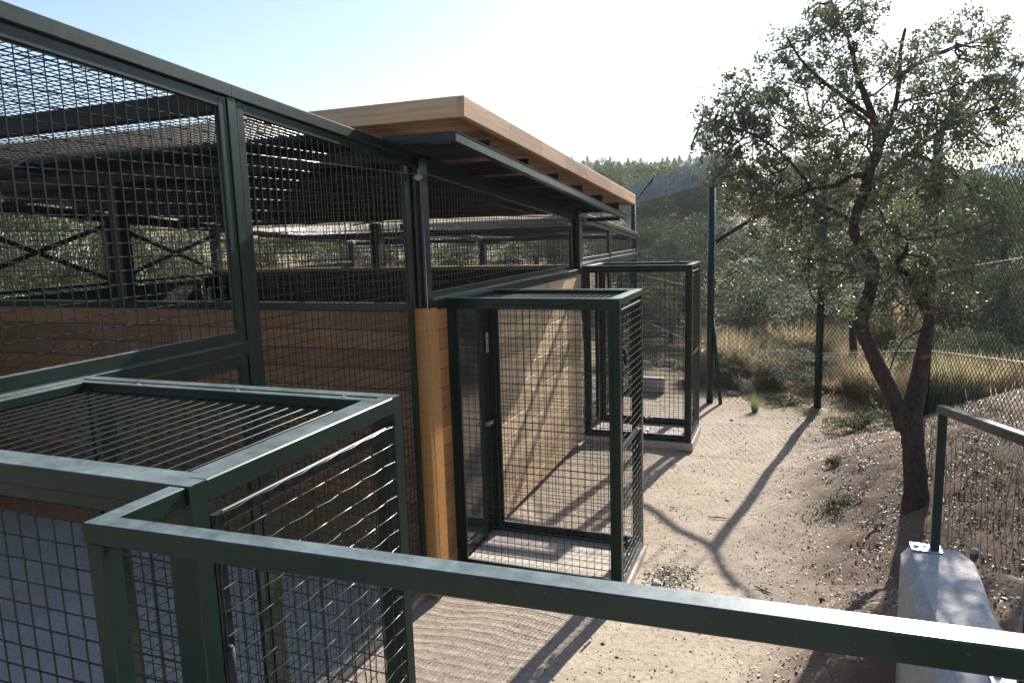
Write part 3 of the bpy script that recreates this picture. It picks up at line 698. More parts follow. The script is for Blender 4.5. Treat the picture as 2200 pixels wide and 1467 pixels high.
limbs = [
 [(1970, 1110, 0, 30.9), (1968, 1085, 0, 26.3), (1966, 1020, 0, 22.4), (1962, 960, 0, 21.6), (1955, 910, 0, 23.2), (1948, 880, 0, 23.2)],
 [(1945, 920, .0, 20.1), (1925, 865, .0, 17), (1893, 800, .02, 17), (1868, 745, .03, 14.7), (1850, 700, .05, 14.7), (1857, 660, .05, 13.9), (1873, 610, .05, 13.2), (1874, 565, .03, 13.2), (1852, 530, 0, 11.6), (1834, 495, -.05, 10), (1843, 450, -.08, 10), (1860, 405, -.1, 11.6), (1868, 365, -.1, 11.6), (1885, 325, -.1, 10), (1880, 270, -.1, 8.5), (1860, 210, -.08, 6.96), (1838, 150, 0, 5.41), (1832, 90, .05, 3.09)],
 [(1955, 920, 0, 20.9), (1965, 860, .03, 20.1), (1976, 800, .08, 17), (1986, 740, .1, 13.9), (1996, 690, .12, 11.6), (1980, 655, .12, 8.5), (1962, 612, .12, 6.96), (1945, 585, .12, 6.18), (1925, 568, .1, 6.18), (1944, 545, .1, 4.64), (1950, 520, .1, 2.32)],
 [(1996, 700, .12, 11.6), (1993, 676, .12, 10), (1970, 600, .2, 4.64), (1995, 560, .25, 3.86), (2030, 520, .3, 2.32)],
 [(1866, 375, -.1, 7.73), (1830, 380, -.15, 6.18), (1790, 400, -.2, 5.41), (1745, 405, -.3, 4.64), (1700, 425, -.35, 3.09), (1640, 400, -.4, 1.55)],
 [(1838, 480, -.05, 6.96), (1790, 455, .05, 5.41), (1740, 432, .1, 4.64), (1690, 440, .15, 3.09), (1620, 470, .2, 1.55)],
 [(1790, 455, .05, 4.64), (1760, 500, 0, 3.09), (1735, 560, -.05, 1.55)],
 [(1870, 390, -.1, 6.96), (1910, 370, 0, 5.41), (1955, 330, .1, 4.64), (2010, 290, .2, 3.86), (2080, 250, .3, 3.09), (2140, 230, .35, 1.55)],
 [(1885, 320, -.1, 7.73), (1915, 260, 0, 6.18), (1930, 190, .05, 4.64), (1935, 110, .1, 3.86), (1945, 62, .1, 3.09)],
 [(1932, 170, .05, 3.86), (1980, 130, .1, 3.09), (2050, 100, .2, 1.55)],
 [(1870, 250, -.1, 5.41), (1800, 200, -.2, 4.64), (1730, 140, -.25, 3.09), (1690, 80, -.3, 1.55)],
 [(1838, 150, 0, 3.86), (1815, 60, .05, 2.32), (1785, 0, .1, 1.55)],
 [(1745, 405, -.3, 3.09), (1690, 340, -.3, 3.09), (1620, 290, -.35, 2.32), (1560, 270, -.35, 1.55), (1500, 245, -.3, 0.929)],
 [(1955, 330, .1, 3.86), (2010, 350, .1, 3.09), (2080, 400, .2, 1.55)],
 [(1880, 280, -.1, 4.64), (1830, 240, .1, 3.09), (1790, 260, .2, 2.32), (1740, 290, .3, 1.55)],
]
tb = MB(); limbpts = []
for k, l in enumerate(limbs):
    p_, r_ = path(l, TD); 
    if k == 0: r_ = [q * (1 + .35 * max(0, 1 - i / 6)) for i, q in enumerate(r_)]
    tb.tube(p_, r_, 14 if k < 3 else 8, True, .07 if k < 3 else .04); limbpts += [tuple(p) for p in p_[(0 if k > 2 else 999):]] + ([tuple(p) for p in p_[len(p_) // 2:]] if 0 < k < 3 else [])
limbpts = np.array(limbpts)
trunk = tb.build('trunk', BARK, oak, True)
for x, y, r in ((1997, 768, 9), (1870, 553, 6)):
    c0 = Vector(at(x, y, TD + .02)); b = MB(); e = c0 + Vector(RI) * .012 - Vector(FW) * .006; rr = r * TD / FPX
    b.tube([c0 - Vector(RI) * .05 + Vector(FW) * .02, e - Vector(RI) * .004 + Vector(UP) * .01], [rr * .75, rr * .55], 10); s = b.build('cut_stub', CUT, trunk)
blobs = [(1740, 55, 55), (1700, 120, 55), (1800, 110, 75), (1825, 40, 55), (1870, 20, 40), (1850, 170, 80), (1770, 190, 60), (1930, 160, 55), (1985, 130, 55), (2040, 110, 60), (2100, 120, 55), (2085, 190, 70), (2130, 225, 42), (2040, 230, 70), (1960, 240, 75),
 (1600, 190, 40), (1560, 230, 45), (1620, 250, 60), (1540, 300, 45), (1600, 310, 65), (1690, 250, 65), (1680, 320, 75), (1760, 290, 80), (1840, 290, 85), (1920, 320, 75), (1990, 320, 70), (2040, 360, 50), (1640, 390, 65), (1580, 370, 40), (1720, 400, 80), (1700, 470, 50), (1800, 400, 80), (1880, 430, 85), (1960, 420, 80), (2030, 440, 50),
 (1640, 450, 45), (1790, 480, 75), (1760, 560, 45), (1900, 500, 80), (1980, 500, 75), (1930, 580, 65), (1850, 570, 40), (2000, 590, 65), (2050, 560, 40), (1830, 665, 35), (1800, 640, 30), (1880, 660, 45), (1905, 890, 26), (2120, 180, 45), (2165, 215, 18), (2150, 270, 24), (2110, 290, 22), (1500, 320, 20), (1520, 270, 25), (1535, 230, 32), (1510, 300, 28), (1560, 330, 55), (1545, 400, 42), (1600, 450, 50), (1660, 500, 45), (1690, 180, 55), (1655, 110, 32), (1650, 230, 55), (2150, 130, 30), (2185, 170, 26), (2175, 235, 30), (2190, 290, 24), (2195, 120, 30), (2150, 70, 34), (2090, 60, 40), (2210, 220, 30), (2060, 290, 55), (2090, 420, 34), (2070, 490, 40), (2080, 580, 36), (2060, 640, 40), (1990, 650, 40), (1940, 640, 45), (1730, 560, 35), (1700, 520, 40), (1780, 600, 40), (1780, 15, 30)]
LP = []; tw_ = MB(); base_pts = limbpts.copy()
for (x, y, r) in blobs:
    dz = random.uniform(-1, 1) * .55 * (1 if y < 620 else .25); bc = at(x, y, TD + dz)
    s0 = base_pts[int(np.argmin(((base_pts - bc) ** 2).sum(1)))]; side = rng.normal(0, .10, 3) * min(1, np.linalg.norm(bc - s0) / .3)
    sub = [s0 + (bc - s0) * t + side * math.sin(t * 3.14) + rng.normal(0, .012, 3) for t in np.linspace(0, 1, 7)]
    tw_.tube(sub, [.010, .009, .008, .007, .006, .005, .004], 6, False)
    loc = np.array(sub[2:])
    ncl = max(2, int(r * r / 215))
    for _ in range(ncl):
        a = random.uniform(0, 2 * math.pi); q = r * math.sqrt(random.random()) * 1.1
        c0 = at(x + q * math.cos(a), y + q * math.sin(a), TD + dz + random.uniform(-.22, .22))
        s0 = loc[int(np.argmin(((loc - c0) ** 2).sum(1)))]
        if len(loc) < 60: pass
        L_ = np.linalg.norm(c0 - s0); bend = rng.normal(0, .16 * L_, 3); path_ = [s0 + (c0 - s0) * t + bend * math.sin(t * 3.14) for t in (0, .3, .6, .85, 1)]
        tw_.tube(path_, [.0042, .0034, .0028, .0022, .0014], 4, False); loc = np.concatenate([loc, np.array(path_[2:4])])
        for t in np.linspace(.35, 1, max(3, int(L_ / .02))):
            c1 = s0 + (c0 - s0) * t + bend * math.sin(t * 3.14); LP.append(c1 + rng.normal(0, .022, (2, 3)))
        cr = random.uniform(.035, .085); nl = int(random.uniform(12, 30)); LP.append(c0 + rng.normal(0, cr * .6, (nl, 3)) * np.array([1, 1, .8]))
        for _k in range(3):
            e = c0 + rng.normal(0, cr * .9, 3); tw_.wire(c0, e, .0011, 3)
            for t in (.4, .7, 1): LP.append(c0 + (e - c0) * t + rng.normal(0, .014, (2, 3)))
LP = np.concatenate(LP); 
link('crown', leaves_mesh('crown', LP, .031, LEAF, .56), oak)
tw_.build('twigs', TWIG, oak)
link('crown', leaves_mesh('crown', [at(x + rng.normal(0, s), y + rng.normal(0, s), TD + .1) for x, y, s, n_ in ((1830, 655, 16, 90), (1945, 870, 22, 130), (1960, 900, 12, 60), (1890, 790, 8, 25)) for _ in range(n_)], .022, LEAF_G, .5), oak)

# ------------------------------------------------------------------ foliage prototypes
def clump_points(n_cl, n_leaf, shape, cr):
    out = []
    for _ in range(n_cl):
        while True:
            p = rng.uniform(-1, 1, 3)
            rr = np.linalg.norm(p)
            if rr < 1 and rr > random.uniform(.25, .95): break
        c0 = shape(p); out.append(c0 + rng.normal(0, cr, (n_leaf, 3)))
    return np.concatenate(out)
def lobed(seed):
    ph = np.random.default_rng(seed).uniform(0, 6, 6)
    def f(p):
        a = math.atan2(p[1], p[0]); k = 1 + .16 * math.sin(3 * a + ph[0]) + .12 * math.sin(5 * a + ph[1] + 3 * p[2]) + .12 * math.sin(4 * p[2] + ph[2])
        return np.array([p[0] * .5 * k, p[1] * .5 * k, .5 + p[2] * .5 * (1 + .12 * math.sin(4 * a + ph[3]))])
    return f
def lobes_points(nl, per, shape, r0, r1):
    out = []
    for _ in range(nl):
        while True:
            p = rng.uniform(-1, 1, 3); rr = np.linalg.norm(p)
            if .45 < rr < 1: break
        c0 = shape(p * (.82 if rr > .6 else 1)); r = random.uniform(r0, r1); n_ = int(per * (r / r1) ** 2)
        d = rng.normal(size=(n_, 3)); d /= np.linalg.norm(d, axis=1)[:, None]; d[:, 2] = np.where(d[:, 2] < -.35, -d[:, 2], d[:, 2])
        q = c0 + d * r * rng.uniform(.72, 1.12, (n_, 1)) * np.array([1, 1, .8]); q[:, 2] = np.maximum(q[:, 2], .01); out.append(q)
    return np.concatenate(out)
proto = {}
for k in range(3): proto['oak%d' % k] = leaves_mesh('crown', np.concatenate([lobes_points(95, 260, lobed(k), .06, .135), clump_points(60, 12, lobed(k), .05)]), .021, LEAF_B, .6, .8)
for k in range(2): proto['shrub%d' % k] = leaves_mesh('crown', np.concatenate([lobes_points(70, 170, lobed(10 + k), .06, .12), clump_points(90, 16, lobed(10 + k), .06)]), .028, LEAF_G, .5, .6)
def conef(p): q = (p[2] + 1) / 2; return np.array([p[0] * .5 * (1.08 - q) ** .8, p[1] * .5 * (1.08 - q) ** .8, q])
for k in range(2): proto['pine%d' % k] = leaves_mesh('crown', clump_points(230, 24, conef, .03), .036, LEAF_P, .4)
def blades(n, rad, hgt, lean, wd, m, name):
    V = []; F = []
    for i in range(n):
        a = random.uniform(0, 6.283); r = rad * math.sqrt(random.random()); x, y = r * math.cos(a), r * math.sin(a)
        la = a + random.uniform(-.7, .7); ll = lean * random.uniform(.2, 1.2); hh = hgt * random.uniform(.5, 1.1); c, s = math.cos(la), math.sin(la); px_, py_ = -s * wd, c * wd
        o = len(V)
        for t in (0, .5, 1):
            bx, by, bz = x + c * ll * t ** 1.8, y + s * ll * t ** 1.8, hh * (t - .18 * t * t * ll / max(hgt, .01)); k = 1 - t * .85
            V += [(bx - px_ * k, by - py_ * k, bz), (bx + px_ * k, by + py_ * k, bz)]
        F += [(o, o + 1, o + 3, o + 2), (o + 2, o + 3, o + 5, o + 4)]
    return npmesh(name, V, F, m)
proto['dry0'] = blades(1500, .42, 1.0, .38, .009, STRAW, 'blades'); proto['dry1'] = blades(1300, .48, .95, .45, .009, STRAW, 'blades')
trunk_me = MB().tube([(0, 0, -.2), (.02, 0, .2), (-.01, .02, .55)], [.05, .04, .025], 8).mesh('trunk', BARK, True)

def plant(kind, px, ytop, Dp, wpx, name, label, cat, group, crown_from=.0, trunk=False, zoff=0):
    p = at(px, ytop, Dp); z0 = hz(p[0], p[1]) + zoff; hh = max(.25, p[2] - z0); wd = wpx * Dp / FPX
    t = thing(name, (p[0], p[1], z0), label, cat, group)
    o = link('crown' if not kind.startswith('dry') else 'blades', proto[kind], t, (0, 0, hh * crown_from)); o.scale = (wd, wd, hh * (1 - crown_from)); o.rotation_euler = (0, 0, random.uniform(0, 6.28))
    if trunk:
        q = link('trunk', trunk_me, t); q.scale = (wd * .8, wd * .8, hh)
    return t
veg = [
 # kind, px, top, depth, width px, crown_from, trunk
 ('oak0', 1420, 470, 20.7, 190, .05, 1, 'rounded holm oak with green crown rising behind the fence next to the roof end'),
 ('oak1', 1500, 450, 23.46, 240, .05, 1, 'dark holm oak crown behind the left part of the fence'),
 ('shrub0', 1570, 560, 14.7, 260, 0, 0, 'light grey green bush above the dry grass left of the second fence post'),
 ('oak2', 1660, 470, 22.08, 260, .1, 1, 'holm oak behind the oak branches in the middle of the fence'),
 ('shrub1', 1400, 600, 14.2, 170, 0, 0, 'grey green bush seen between the two far cages'),
 ('oak0', 1640, 640, 14.5, 200, .1, 1, 'dark shady bush in front of the dry grass behind the fence'),
 ('oak1', 1700, 745, 10.9, 170, 0, 0, 'low dark bush with black shade at the foot of the second fence post'),
 ('oak2', 1840, 480, 17.94, 300, .25, 1, 'holm oak directly behind the main trunk'),
 ('oak1', 1835, 600, 12.5, 240, .42, 1, 'small oak whose straight dark trunk shows left of the main oak'),
 ('oak0', 1970, 520, 17.94, 260, .1, 1, 'oak crown behind the right fork of the main oak'),
 ('shrub0', 2010, 690, 9.2, 220, 0, 0, 'pale grey green bush right of the main trunk'),
 ('shrub1', 2120, 700, 8.8, 190, 0, 0, 'pale bush at the right edge behind the fence wire'),
 ('oak2', 2180, 290, 12, 330, .08, 1, 'large dark holm oak at the right edge'),
 ('oak1', 2090, 400, 19.32, 220, .08, 1, 'dark oak just left of the large one at the right edge'),
 ('oak0', 2240, 500, 9.5, 260, .05, 1, 'shaded oak cut by the right frame edge'),
 ('shrub1', 1500, 700, 13.2, 90, 0, 0, 'bush behind the first fence post'),
 ('oak2', 1330, 480, 22, 150, .05, 1, 'oak crown under the far roof corner'),
 ('oak1', 1240, 440, 26, 200, .05, 1, 'oak mass behind the far aviary mesh'),
 ('oak1', 1750, 420, 26, 220, .05, 1, 'oak on the slope behind the crown of the main oak'),
 ('oak0', 2000, 400, 24, 200, .05, 1, 'oak on the slope to the right of the main crown'),
 ('oak0', 1385, 462, 20, 170, .03, 1, 'holm oak of the far belt, left end of the belt beside the far cage'),
 ('oak1', 1455, 478, 17.5, 190, .03, 1, 'holm oak of the far belt, second from the left in the belt, darker'),
 ('oak2', 1530, 466, 22, 200, .03, 1, 'holm oak of the far belt, behind the first tall fence post'),
 ('oak0', 1600, 500, 18.5, 230, .03, 1, 'holm oak of the far belt, between the first and second fence posts'),
 ('oak1', 1690, 455, 24, 240, .03, 1, 'holm oak of the far belt, behind the left half of the oak crown'),
 ('oak2', 1770, 500, 19, 230, .03, 1, 'holm oak of the far belt, behind the second fence post'),
 ('oak0', 1850, 450, 25, 240, .03, 1, 'holm oak of the far belt, directly behind the oak trunk'),
 ('oak1', 1930, 480, 20, 230, .03, 1, 'holm oak of the far belt, behind the right fork of the oak'),
 ('oak2', 2010, 455, 24, 240, .03, 1, 'holm oak of the far belt, right of the oak crown'),
 ('oak0', 2060, 430, 18, 200, .03, 1, 'holm oak of the far belt, right of the fork, in front of the tall oaks'),
 ('oak1', 2110, 350, 17, 220, .03, 1, 'holm oak of the far belt, tall, beside the largest dark oak'),
 ('oak2', 2230, 330, 15, 260, .03, 1, 'holm oak of the far belt, cut by the right frame edge, behind the largest oak'),
 ('oak0', 1440, 575, 15.5, 150, .03, 1, 'holm oak of the far belt, low, seen between the far cage and the first post'),
 ('oak1', 1660, 590, 16, 190, .03, 1, 'holm oak of the far belt, low, above the straw between the posts'),
 ('oak2', 1760, 600, 15, 170, .03, 1, 'holm oak of the far belt, low, left of the oak trunk'),
 ('oak0', 1960, 600, 15.5, 200, .03, 1, 'holm oak of the far belt, low, right of the left limb of the oak'),
 ('oak1', 2080, 560, 14.5, 190, .03, 1, 'holm oak of the far belt, low, above the golden weeds at right'),
]
for k, (kd, px, yt, dp, wp, cf, tr, lb) in enumerate(veg): plant(kd, px, yt, dp, wp, 'holm_oak' if kd.startswith('oak') else 'shrub', lb, 'tree' if kd.startswith('oak') else 'shrub', 'trees and bushes beyond the fence', cf, tr)
# seen through the aviary
for k, (px, yt, dp, wp) in enumerate([(-60, 360, 13, 330), (120, 380, 15, 300), (300, 400, 14, 280), (470, 430, 16, 260), (620, 470, 17, 240), (760, 480, 19, 240), (900, 470, 20, 260), (1030, 480, 21, 230), (1150, 470, 22, 200), (210, 470, 10.5, 260), (20, 480, 10.5, 260), (400, 500, 11, 240)]):
    plant('oak%d' % (k % 3), px, yt, dp, wp, 'holm_oak', 'holm oak seen only through the mesh of the aviary', 'tree', 'oaks seen through the aviary', .05, 1)
# dry clumps
for k, (px, yt, dp, wp, lb) in enumerate([(1560, 710, 10.6, 120, 'tan dry grass clump between the first and second fence posts, leftmost'), (1630, 740, 10.4, 110, 'dry grass clump above the grey rock'), (1710, 690, 12.2, 150, 'tall bright straw clump on the rise between the fence posts'), (1600, 790, 10.2, 130, 'low golden grass tuft beside the rock'), (1880, 760, 9.0, 130, 'dry weeds in the fork of the main oak'), (1920, 770, 8.6, 120, 'dry weeds behind the left limb of the oak'), (2040, 780, 8.4, 170, 'golden weeds right of the oak trunk'), (2120, 790, 8.2, 180, 'golden weeds above the right handrail corner'), (2190, 800, 8.0, 170, 'golden weeds at the right frame edge'), (2130, 570, 13, 160, 'straw coloured patch among the oaks at right'), (1925, 620, 11.5, 120, 'straw patch seen above the right fork'), (1800, 800, 9.6, 110, 'dry weeds left of the small trunk'), (1510, 760, 10.5, 70, 'dry weeds right of the farthest cage')]):
    plant('dry%d' % (k % 2), px, yt, dp + 1.3, wp, 'dry_grass_clump', lb, 'dry grass', 'dry grass clumps beyond the fence')
for k in range(9):
    plant('dry%d' % (k % 2), 1990 + k * 27, 785 - (k % 3) * 14, 8.2 + (k % 2) * .35, 90 + (k % 3) * 20, 'dry_grass_clump', ['straw clump touching the right side of the oak trunk', 'straw clump on the bank edge, second right of the trunk', 'straw clump on the bank edge, third right of the trunk', 'straw clump behind the far end of the right handrail', 'straw clump just right of the handrail end', 'straw clump in the middle of the bank edge at right', 'straw clump on the bank edge, third from the right frame edge', 'straw clump on the bank edge, second from the right frame edge', 'straw clump on the bank edge, cut by the right frame edge'][k], 'dry grass', 'dry grass clumps beyond the fence')
V = []; F = []
for _ in range(5200):
    x = random.uniform(3.3, 5.6); y = random.uniform(-.6, 4.2)
    if math.sin(x * 5 + 1) + math.sin(y * 4 + x * 2) < random.uniform(-.4, 1.4): continue
    z = hz(x, y); hh = random.uniform(.02, .10); a = random.uniform(0, 6.28); c, s_ = math.cos(a), math.sin(a); b = random.uniform(0, 6.28); l = hh * .7
    o = len(V); V += [(x - s_ * .004, y + c * .004, z), (x + s_ * .004, y - c * .004, z), (x + math.cos(b) * l, y + math.sin(b) * l, z + hh)]; F.append((o, o + 1, o + 2))
tag(link('weeds', npmesh('weeds', V, F, LEAF_G)), 'sparse short weeds on the bank behind the right handrail', kind='stuff')
for k, (px, yt, dp) in enumerate([(1545, 770, 11.2), (1590, 745, 11.9), (1655, 720, 12.4), (1735, 735, 12.2), (1790, 760, 11.6), (1860, 790, 10.6), (1900, 740, 12.0), (1975, 730, 11.8), (2050, 720, 11.4), (2140, 710, 11.0)]):
    plant('shrub%d' % (k % 2), px, yt, dp, 95 + (k * 37) % 50, 'shrub', 'low grey green shrub among the straw, number %s from the left beyond the fence' % ['one', 'two', 'three', 'four', 'five', 'six', 'seven', 'eight', 'nine', 'ten'][k], 'shrub', 'low shrubs among the dry grass')
# hill trees
hill = [('oak0', 1320, 352, 62, 83, 'round dark oak on the hill, left one of two'), ('oak1', 1385, 350, 60, 99, 'broad dark oak on the hill, right one of two'), ('oak2', 1425, 358, 66, 67, 'dark oak on the hill just right of the broad one'), ('oak2', 1290, 372, 55, 60, 'oak on the hill just above the roof fascia'), ('oak0', 1255, 360, 70, 50, 'oak on the hill beside the roof edge')]
for kd, px, yt, dp, wp, lb in hill: plant(kd, px, yt, dp, wp, 'holm_oak', lb, 'tree', 'oaks on the hill', .12, 1)
for k in range(46):
    px = 1195 + k * 8.2 + random.uniform(-3, 3); big = px > 1380
    yt = (338 + random.uniform(-4, 10)) if not big else (345 - (px - 1380) * .12 + random.uniform(-10, 12))
    plant('pine%d' % (k % 2) if k % 3 else 'oak%d' % (k % 2), px, yt, random.uniform(120, 200), random.uniform(28, 42), 'hill_tree', 'small pale green tree in the line along the hill top', 'tree', 'line of trees along the hill top', 0, 0)
for k in range(58):
    px = random.choice([random.uniform(1200, 1560), random.uniform(1560, 2250)]); dp = random.uniform(34, 110)
    p = at(px, 400, dp); z = hz(p[0], p[1]); hh = random.uniform(2.0, 4.4)
    yp = 733.5 - 0; t = thing('bush', (p[0], p[1], z - .1), 'dark round bush scattered on the dry slope', 'bush', 'bushes scattered on the slope')
    o = link('crown', proto['oak%d' % (k % 3)], t); s = hh * random.uniform(1., 1.5); o.scale = (s, s, hh); o.rotation_euler = (0, 0, random.uniform(0, 6))

# ------------------------------------------------------------------ small things near
me = blades(150, .035, .30, .17, .0028, GREENGRASS, 'blades')
p = ground_pt(1622, 885); t = thing('grass_tuft', p, 'single bright yellow green grass tuft on the sand', 'grass tuft'); link('blades', me, t)
def creeper(px, py, r_, n, label, nm='low_plant', hh=.10, m=LEAF_G):
    p = ground_pt(px, py); P_ = []; b = MB()
    for _ in range(n):
        a = random.uniform(0, 6.283); L_ = r_ * random.uniform(.35, 1); pts = []
        for k in range(9):
            tt = k / 8; x = p.x + math.cos(a) * L_ * tt; y = p.y + math.sin(a) * L_ * tt; z = hz(x, y) + .01 + hh * math.sin(tt * 2.4) * random.uniform(.7, 1.2); pts.append((x, y, z))
            if k: P_ += [(x + rng.normal(0, .018), y + rng.normal(0, .018), z + rng.normal(0, .012)) for _k in range(6)]
        b.tube([pts[0], pts[4], pts[8]], .002, 4, False)
    t = thing(nm, (0, 0, 0), label, 'plant'); b.build('stems', TWIG, t); link('leaves', leaves_mesh('leaves', P_, .026, m, .45), t)
creeper(1845, 925, .48, 75, 'low sprawling grey green plant left of the oak trunk', hh=.13)
creeper(1690, 870, .45, 30, 'thin creeping plant along the foot of the fence', hh=.06)
creeper(1750, 870, .12, 14, 'upright green weed at the foot of the second fence post', hh=.30)
creeper(1800, 1090, .24, 16, 'sparse green weed on the bare soil', hh=.03)
creeper(1790, 1000, .10, 8, 'tiny green seedling on the soil edge', hh=.05)
# rocks
def rock(px, py, s, label):
    p = ground_pt(px, py); b = MB(); V = []; n = 9
    import bmesh
    bm = bmesh.new(); bmesh.ops.create_icosphere(bm, subdivisions=2, radius=1)
    for v_ in bm.verts:
        k = 1 + .22 * math.sin(v_.co.x * 3.1 + px) + .18 * math.sin(v_.co.y * 4.3 + py) + random.uniform(-.06, .06); v_.co = Vector((v_.co.x * s[0] * k, v_.co.y * s[1] * k, v_.co.z * s[2] * k))
    me = bpy.data.meshes.new('rock'); bm.to_mesh(me); bm.free(); me.materials.append(CONC); tag(link('rock', me, None, p + Vector((0, 0, s[2] * .5))), label, 'rock')
rock(1605, 842, (.13, .10, .11), 'rounded grey boulder in the dry grass behind the fence')
rock(1575, 850, (.08, .06, .045), 'flat low stone just left of the grey boulder')
rock(1410, 1255, (.035, .03, .022), 'small dark reddish stone near the middle cage corner')
rock(2095, 1190, (.03, .028, .022), 'round brown clod on the soil right of the handrail post')
rock(1833, 1418, (.03, .02, .012), 'oval pale pebble below the foreground rail')
p0 = at(1352, 826, 11.2); tag(MB().box(-.02, 6.30, -.06, .53, 6.42, .17, .012).build('concrete_block', CONC), 'long pale concrete block lying behind the farthest cage', 'block')
# twigs on the ground
for k, (px, py, L_, a) in enumerate([(1545, 1115, .17, .1), (1815, 1084, .13, 2.9), (1890, 1130, .2, .2), (1640, 1272, .14, -.5), (1445, 1093, .05, .4), (2090, 930 + 150, .22, .3), (2060, 1205, .15, .5)]):
    p = ground_pt(px, py); b = MB(); pts = [(math.cos(a) * L_ * q, math.sin(a) * L_ * q, .008 + random.uniform(0, .008)) for q in (-.5, -.1, .2, .5)]; b.tube(pts, [.004, .006, .005, .002], 6)
    tag(b.build('twig', TWIG, None, True, p), ['dark forked twig on the sand in the post shadow', 'short thick dark stick on the weeds', 'long thin twig pointing at the oak foot', 'thin twig on the sand above the foreground rail', 'tiny twig beside the middle cage', 'pale dead stick on soil right of the handrail', 'curved twig on the soil by the wall end'][k], 'twig')
# stuff: pebbles, leaf litter, weeds
def scatter(n, fx):
    out = []
    while len(out) < n:
        q = fx()
        if q is not None: out.append(q)
    return out
def f_litter():
    y = random.uniform(-1.6, 6.2); x = random.uniform(1.5, 5.2)
    b = (x - 2.2 - .06 * y); pr = min(1, max(.02, b * .9 + .25))
    if y < -.9 and x < 3.15: return None
    return (x, y, hz(x, y) + .006) if random.random() < pr else None
L1 = scatter(22000, f_litter)
pa = ground_pt(1440, 1240)
L1 += [(pa.x + rng.normal(0, .10), pa.y + rng.normal(0, .22), hz(pa.x, pa.y) + .008) for _ in range(900)]
def flat(name, P_, size, m, asp=.6):
    P_ = np.array(P_); n = len(P_); a = rng.uniform(0, 6.28, n); sz = size * rng.uniform(.45, 1.3, n)
    d = np.stack([np.cos(a), np.sin(a), rng.normal(0, .25, n)], 1) * sz[:, None] * .5; e = np.stack([-np.sin(a), np.cos(a), rng.normal(0, .35, n)], 1) * sz[:, None] * .5 * asp
    up = np.zeros((n, 3)); up[:, 2] = sz * .12
    V = np.stack([P_ - d, P_ + e + up, P_ + d, P_ - e + up], 1).reshape(-1, 3); i = np.arange(n) * 4
    return npmesh(name, V, np.concatenate([np.stack([i, i + 1, i + 2], 1), np.stack([i, i + 2, i + 3], 1)]), m)
tag(link('leaf_litter', flat('leaf_litter', L1, .022, LITTER)), 'dry fallen oak leaves and flakes scattered over soil', kind='stuff')
def f_peb():
    y = random.uniform(-2.6, 6); x = random.uniform(.9, 5)
    if y < -.8 and x < 3.1 and x > 2.7: return None
    if x < 1.34 and (y > -.1): return None
    if random.random() > min(1, .16 + .8 * max(0, x - 2)): return None
    return (x, y, hz(x, y))
PB = np.array(scatter(8000, f_peb)); n = len(PB); sz = np.minimum(.028, .005 * np.exp(rng.normal(0, .55, n)))[:, None]
oc = np.array([(1, 0, 0), (0, 1, 0), (-1, 0, 0), (0, -1, 0), (0, 0, .7), (0, 0, -.7)]); extra = []
while len(extra) < 24000:
    y = random.uniform(-2.4, 5.8); x = random.uniform(.2, 4.2)
    if (x < 1.34 and (y < .85 and y > -.1)) or (x < 1.36 and y > 3.4) or (x < 1.34 and y < -2.6) or (y < -.75 and 2.75 < x < 3.15): continue
    if x < .1: continue
    extra.append((x, y, hz(x, y)))
PB = np.concatenate([PB, np.array(extra)]); sz = np.concatenate([sz, np.minimum(.008, .0026 * np.exp(rng.normal(0, .5, (len(extra), 1))))]); n = len(PB)
V = (PB[:, None, :] + oc[None] * sz[:, :, None] * rng.uniform(.7, 1.3, (n, 6, 1))).reshape(-1, 3)
fo = np.array([(0, 1, 4), (1, 2, 4), (2, 3, 4), (3, 0, 4), (1, 0, 5), (2, 1, 5), (3, 2, 5), (0, 3, 5)]); F = (np.arange(n)[:, None, None] * 6 + fo[None]).reshape(-1, 3)
tag(link('pebbles', npmesh('pebbles', V, F, STONE)), 'small stones and clods lying on sand and soil', kind='stuff')
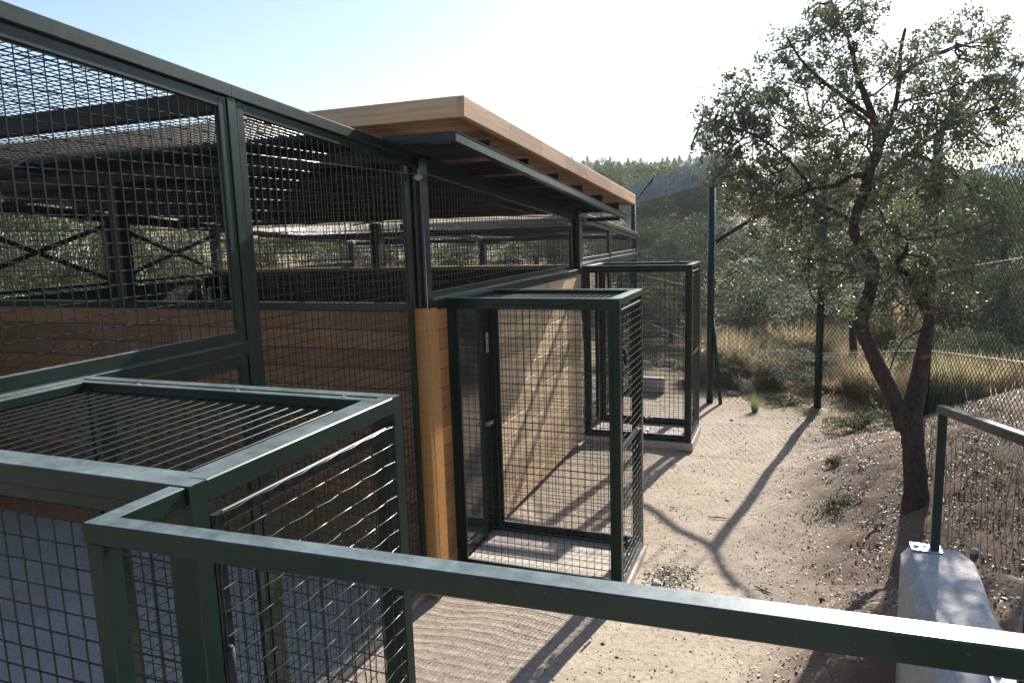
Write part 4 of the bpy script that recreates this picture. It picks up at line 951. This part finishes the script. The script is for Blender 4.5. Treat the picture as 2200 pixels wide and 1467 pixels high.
# dry grass carpet beyond the fence
V = []; F = []
for _ in range(34000):
    y = random.uniform(1.5, 15); x = random.uniform(1.0, 9)
    lim = (x - 1.25) * -1.15 + 6.9
    if y < lim or random.random() < .25: continue
    if abs((y - 5.5) + (x - 3.4) * 1.2) < 1.1 and random.random() < .93: continue
    z = hz(x, y); hh = random.uniform(.08, .38) * (1 if y - lim > 1.2 else .6); a = random.uniform(0, 6.28); c, s = math.cos(a), math.sin(a); l = hh * random.uniform(.1, .5); b = random.uniform(0, 6.28)
    o = len(V); V += [(x - s * .007, y + c * .007, z), (x + s * .007, y - c * .007, z), (x + math.cos(b) * l, y + math.sin(b) * l, z + hh)]; F.append((o, o + 1, o + 2))
tag(link('dry_grass', npmesh('dry_grass', V, F, STRAW)), 'dry golden grass covering the ground beyond the fence', kind='stuff')

# ------------------------------------------------------------------ pull cables and pulleys
for k, (pt, end, lb) in enumerate([((.075, -.36, 2.80), (.10, -.40, 1.0), 'small pale pulley with hanging steel cable on the near roof post'), ((.06, 3.0, 2.50), (.07, 3.02, 2.05), 'small pulley hanging under the far end of the roof beam')]):
    t = thing('pulley', pt, lb, 'pulley', 'pulleys under the roof beam'); b = MB()
    b.tube([(-.015, 0, 0), (.015, 0, 0)], [.020, .020], 12); b.tube([(-.03, 0, .0), (.03, 0, 0)], .006, 8); b.tube([(0, 0, .018), (0, 0, .05)], .004, 6); b.build('wheel', BRASS, t)
    e = Vector(end) - Vector(pt); MB().tube([(.02, 0, 0), (.02 + e.x, e.y, e.z)], .0022, 5).build('cable', STEEL, t)
    MB().wire((-.02, 0, .02), (-.09, -1.45 if k == 0 else -2.0, .03 if k == 0 else .18), .0015, 4).build('cable', STEEL, t)

# ------------------------------------------------------------------ thin summer haze
hm = bpy.data.materials.new('summer_haze'); hm.use_nodes = True; N = hm.node_tree.nodes; N.remove(N['Principled BSDF'])
pv = N.new('ShaderNodeVolumePrincipled'); pv.inputs['Density'].default_value = .0005; pv.inputs['Color'].default_value = (.86, .92, 1, 1); pv.inputs['Anisotropy'].default_value = .35
hm.node_tree.links.new(pv.outputs[0], N['Material Output'].inputs['Volume'])
b = MB(); b.add([(x, y, z) for z in (-60, 60) for y in (-60, 530) for x in (-430, 430)], [(0, 2, 3, 1), (4, 5, 7, 6), (0, 1, 5, 4), (2, 6, 7, 3), (0, 4, 6, 2), (1, 3, 7, 5)])
tag(b.build('haze', hm), 'thin pale summer haze in the air', kind='stuff')
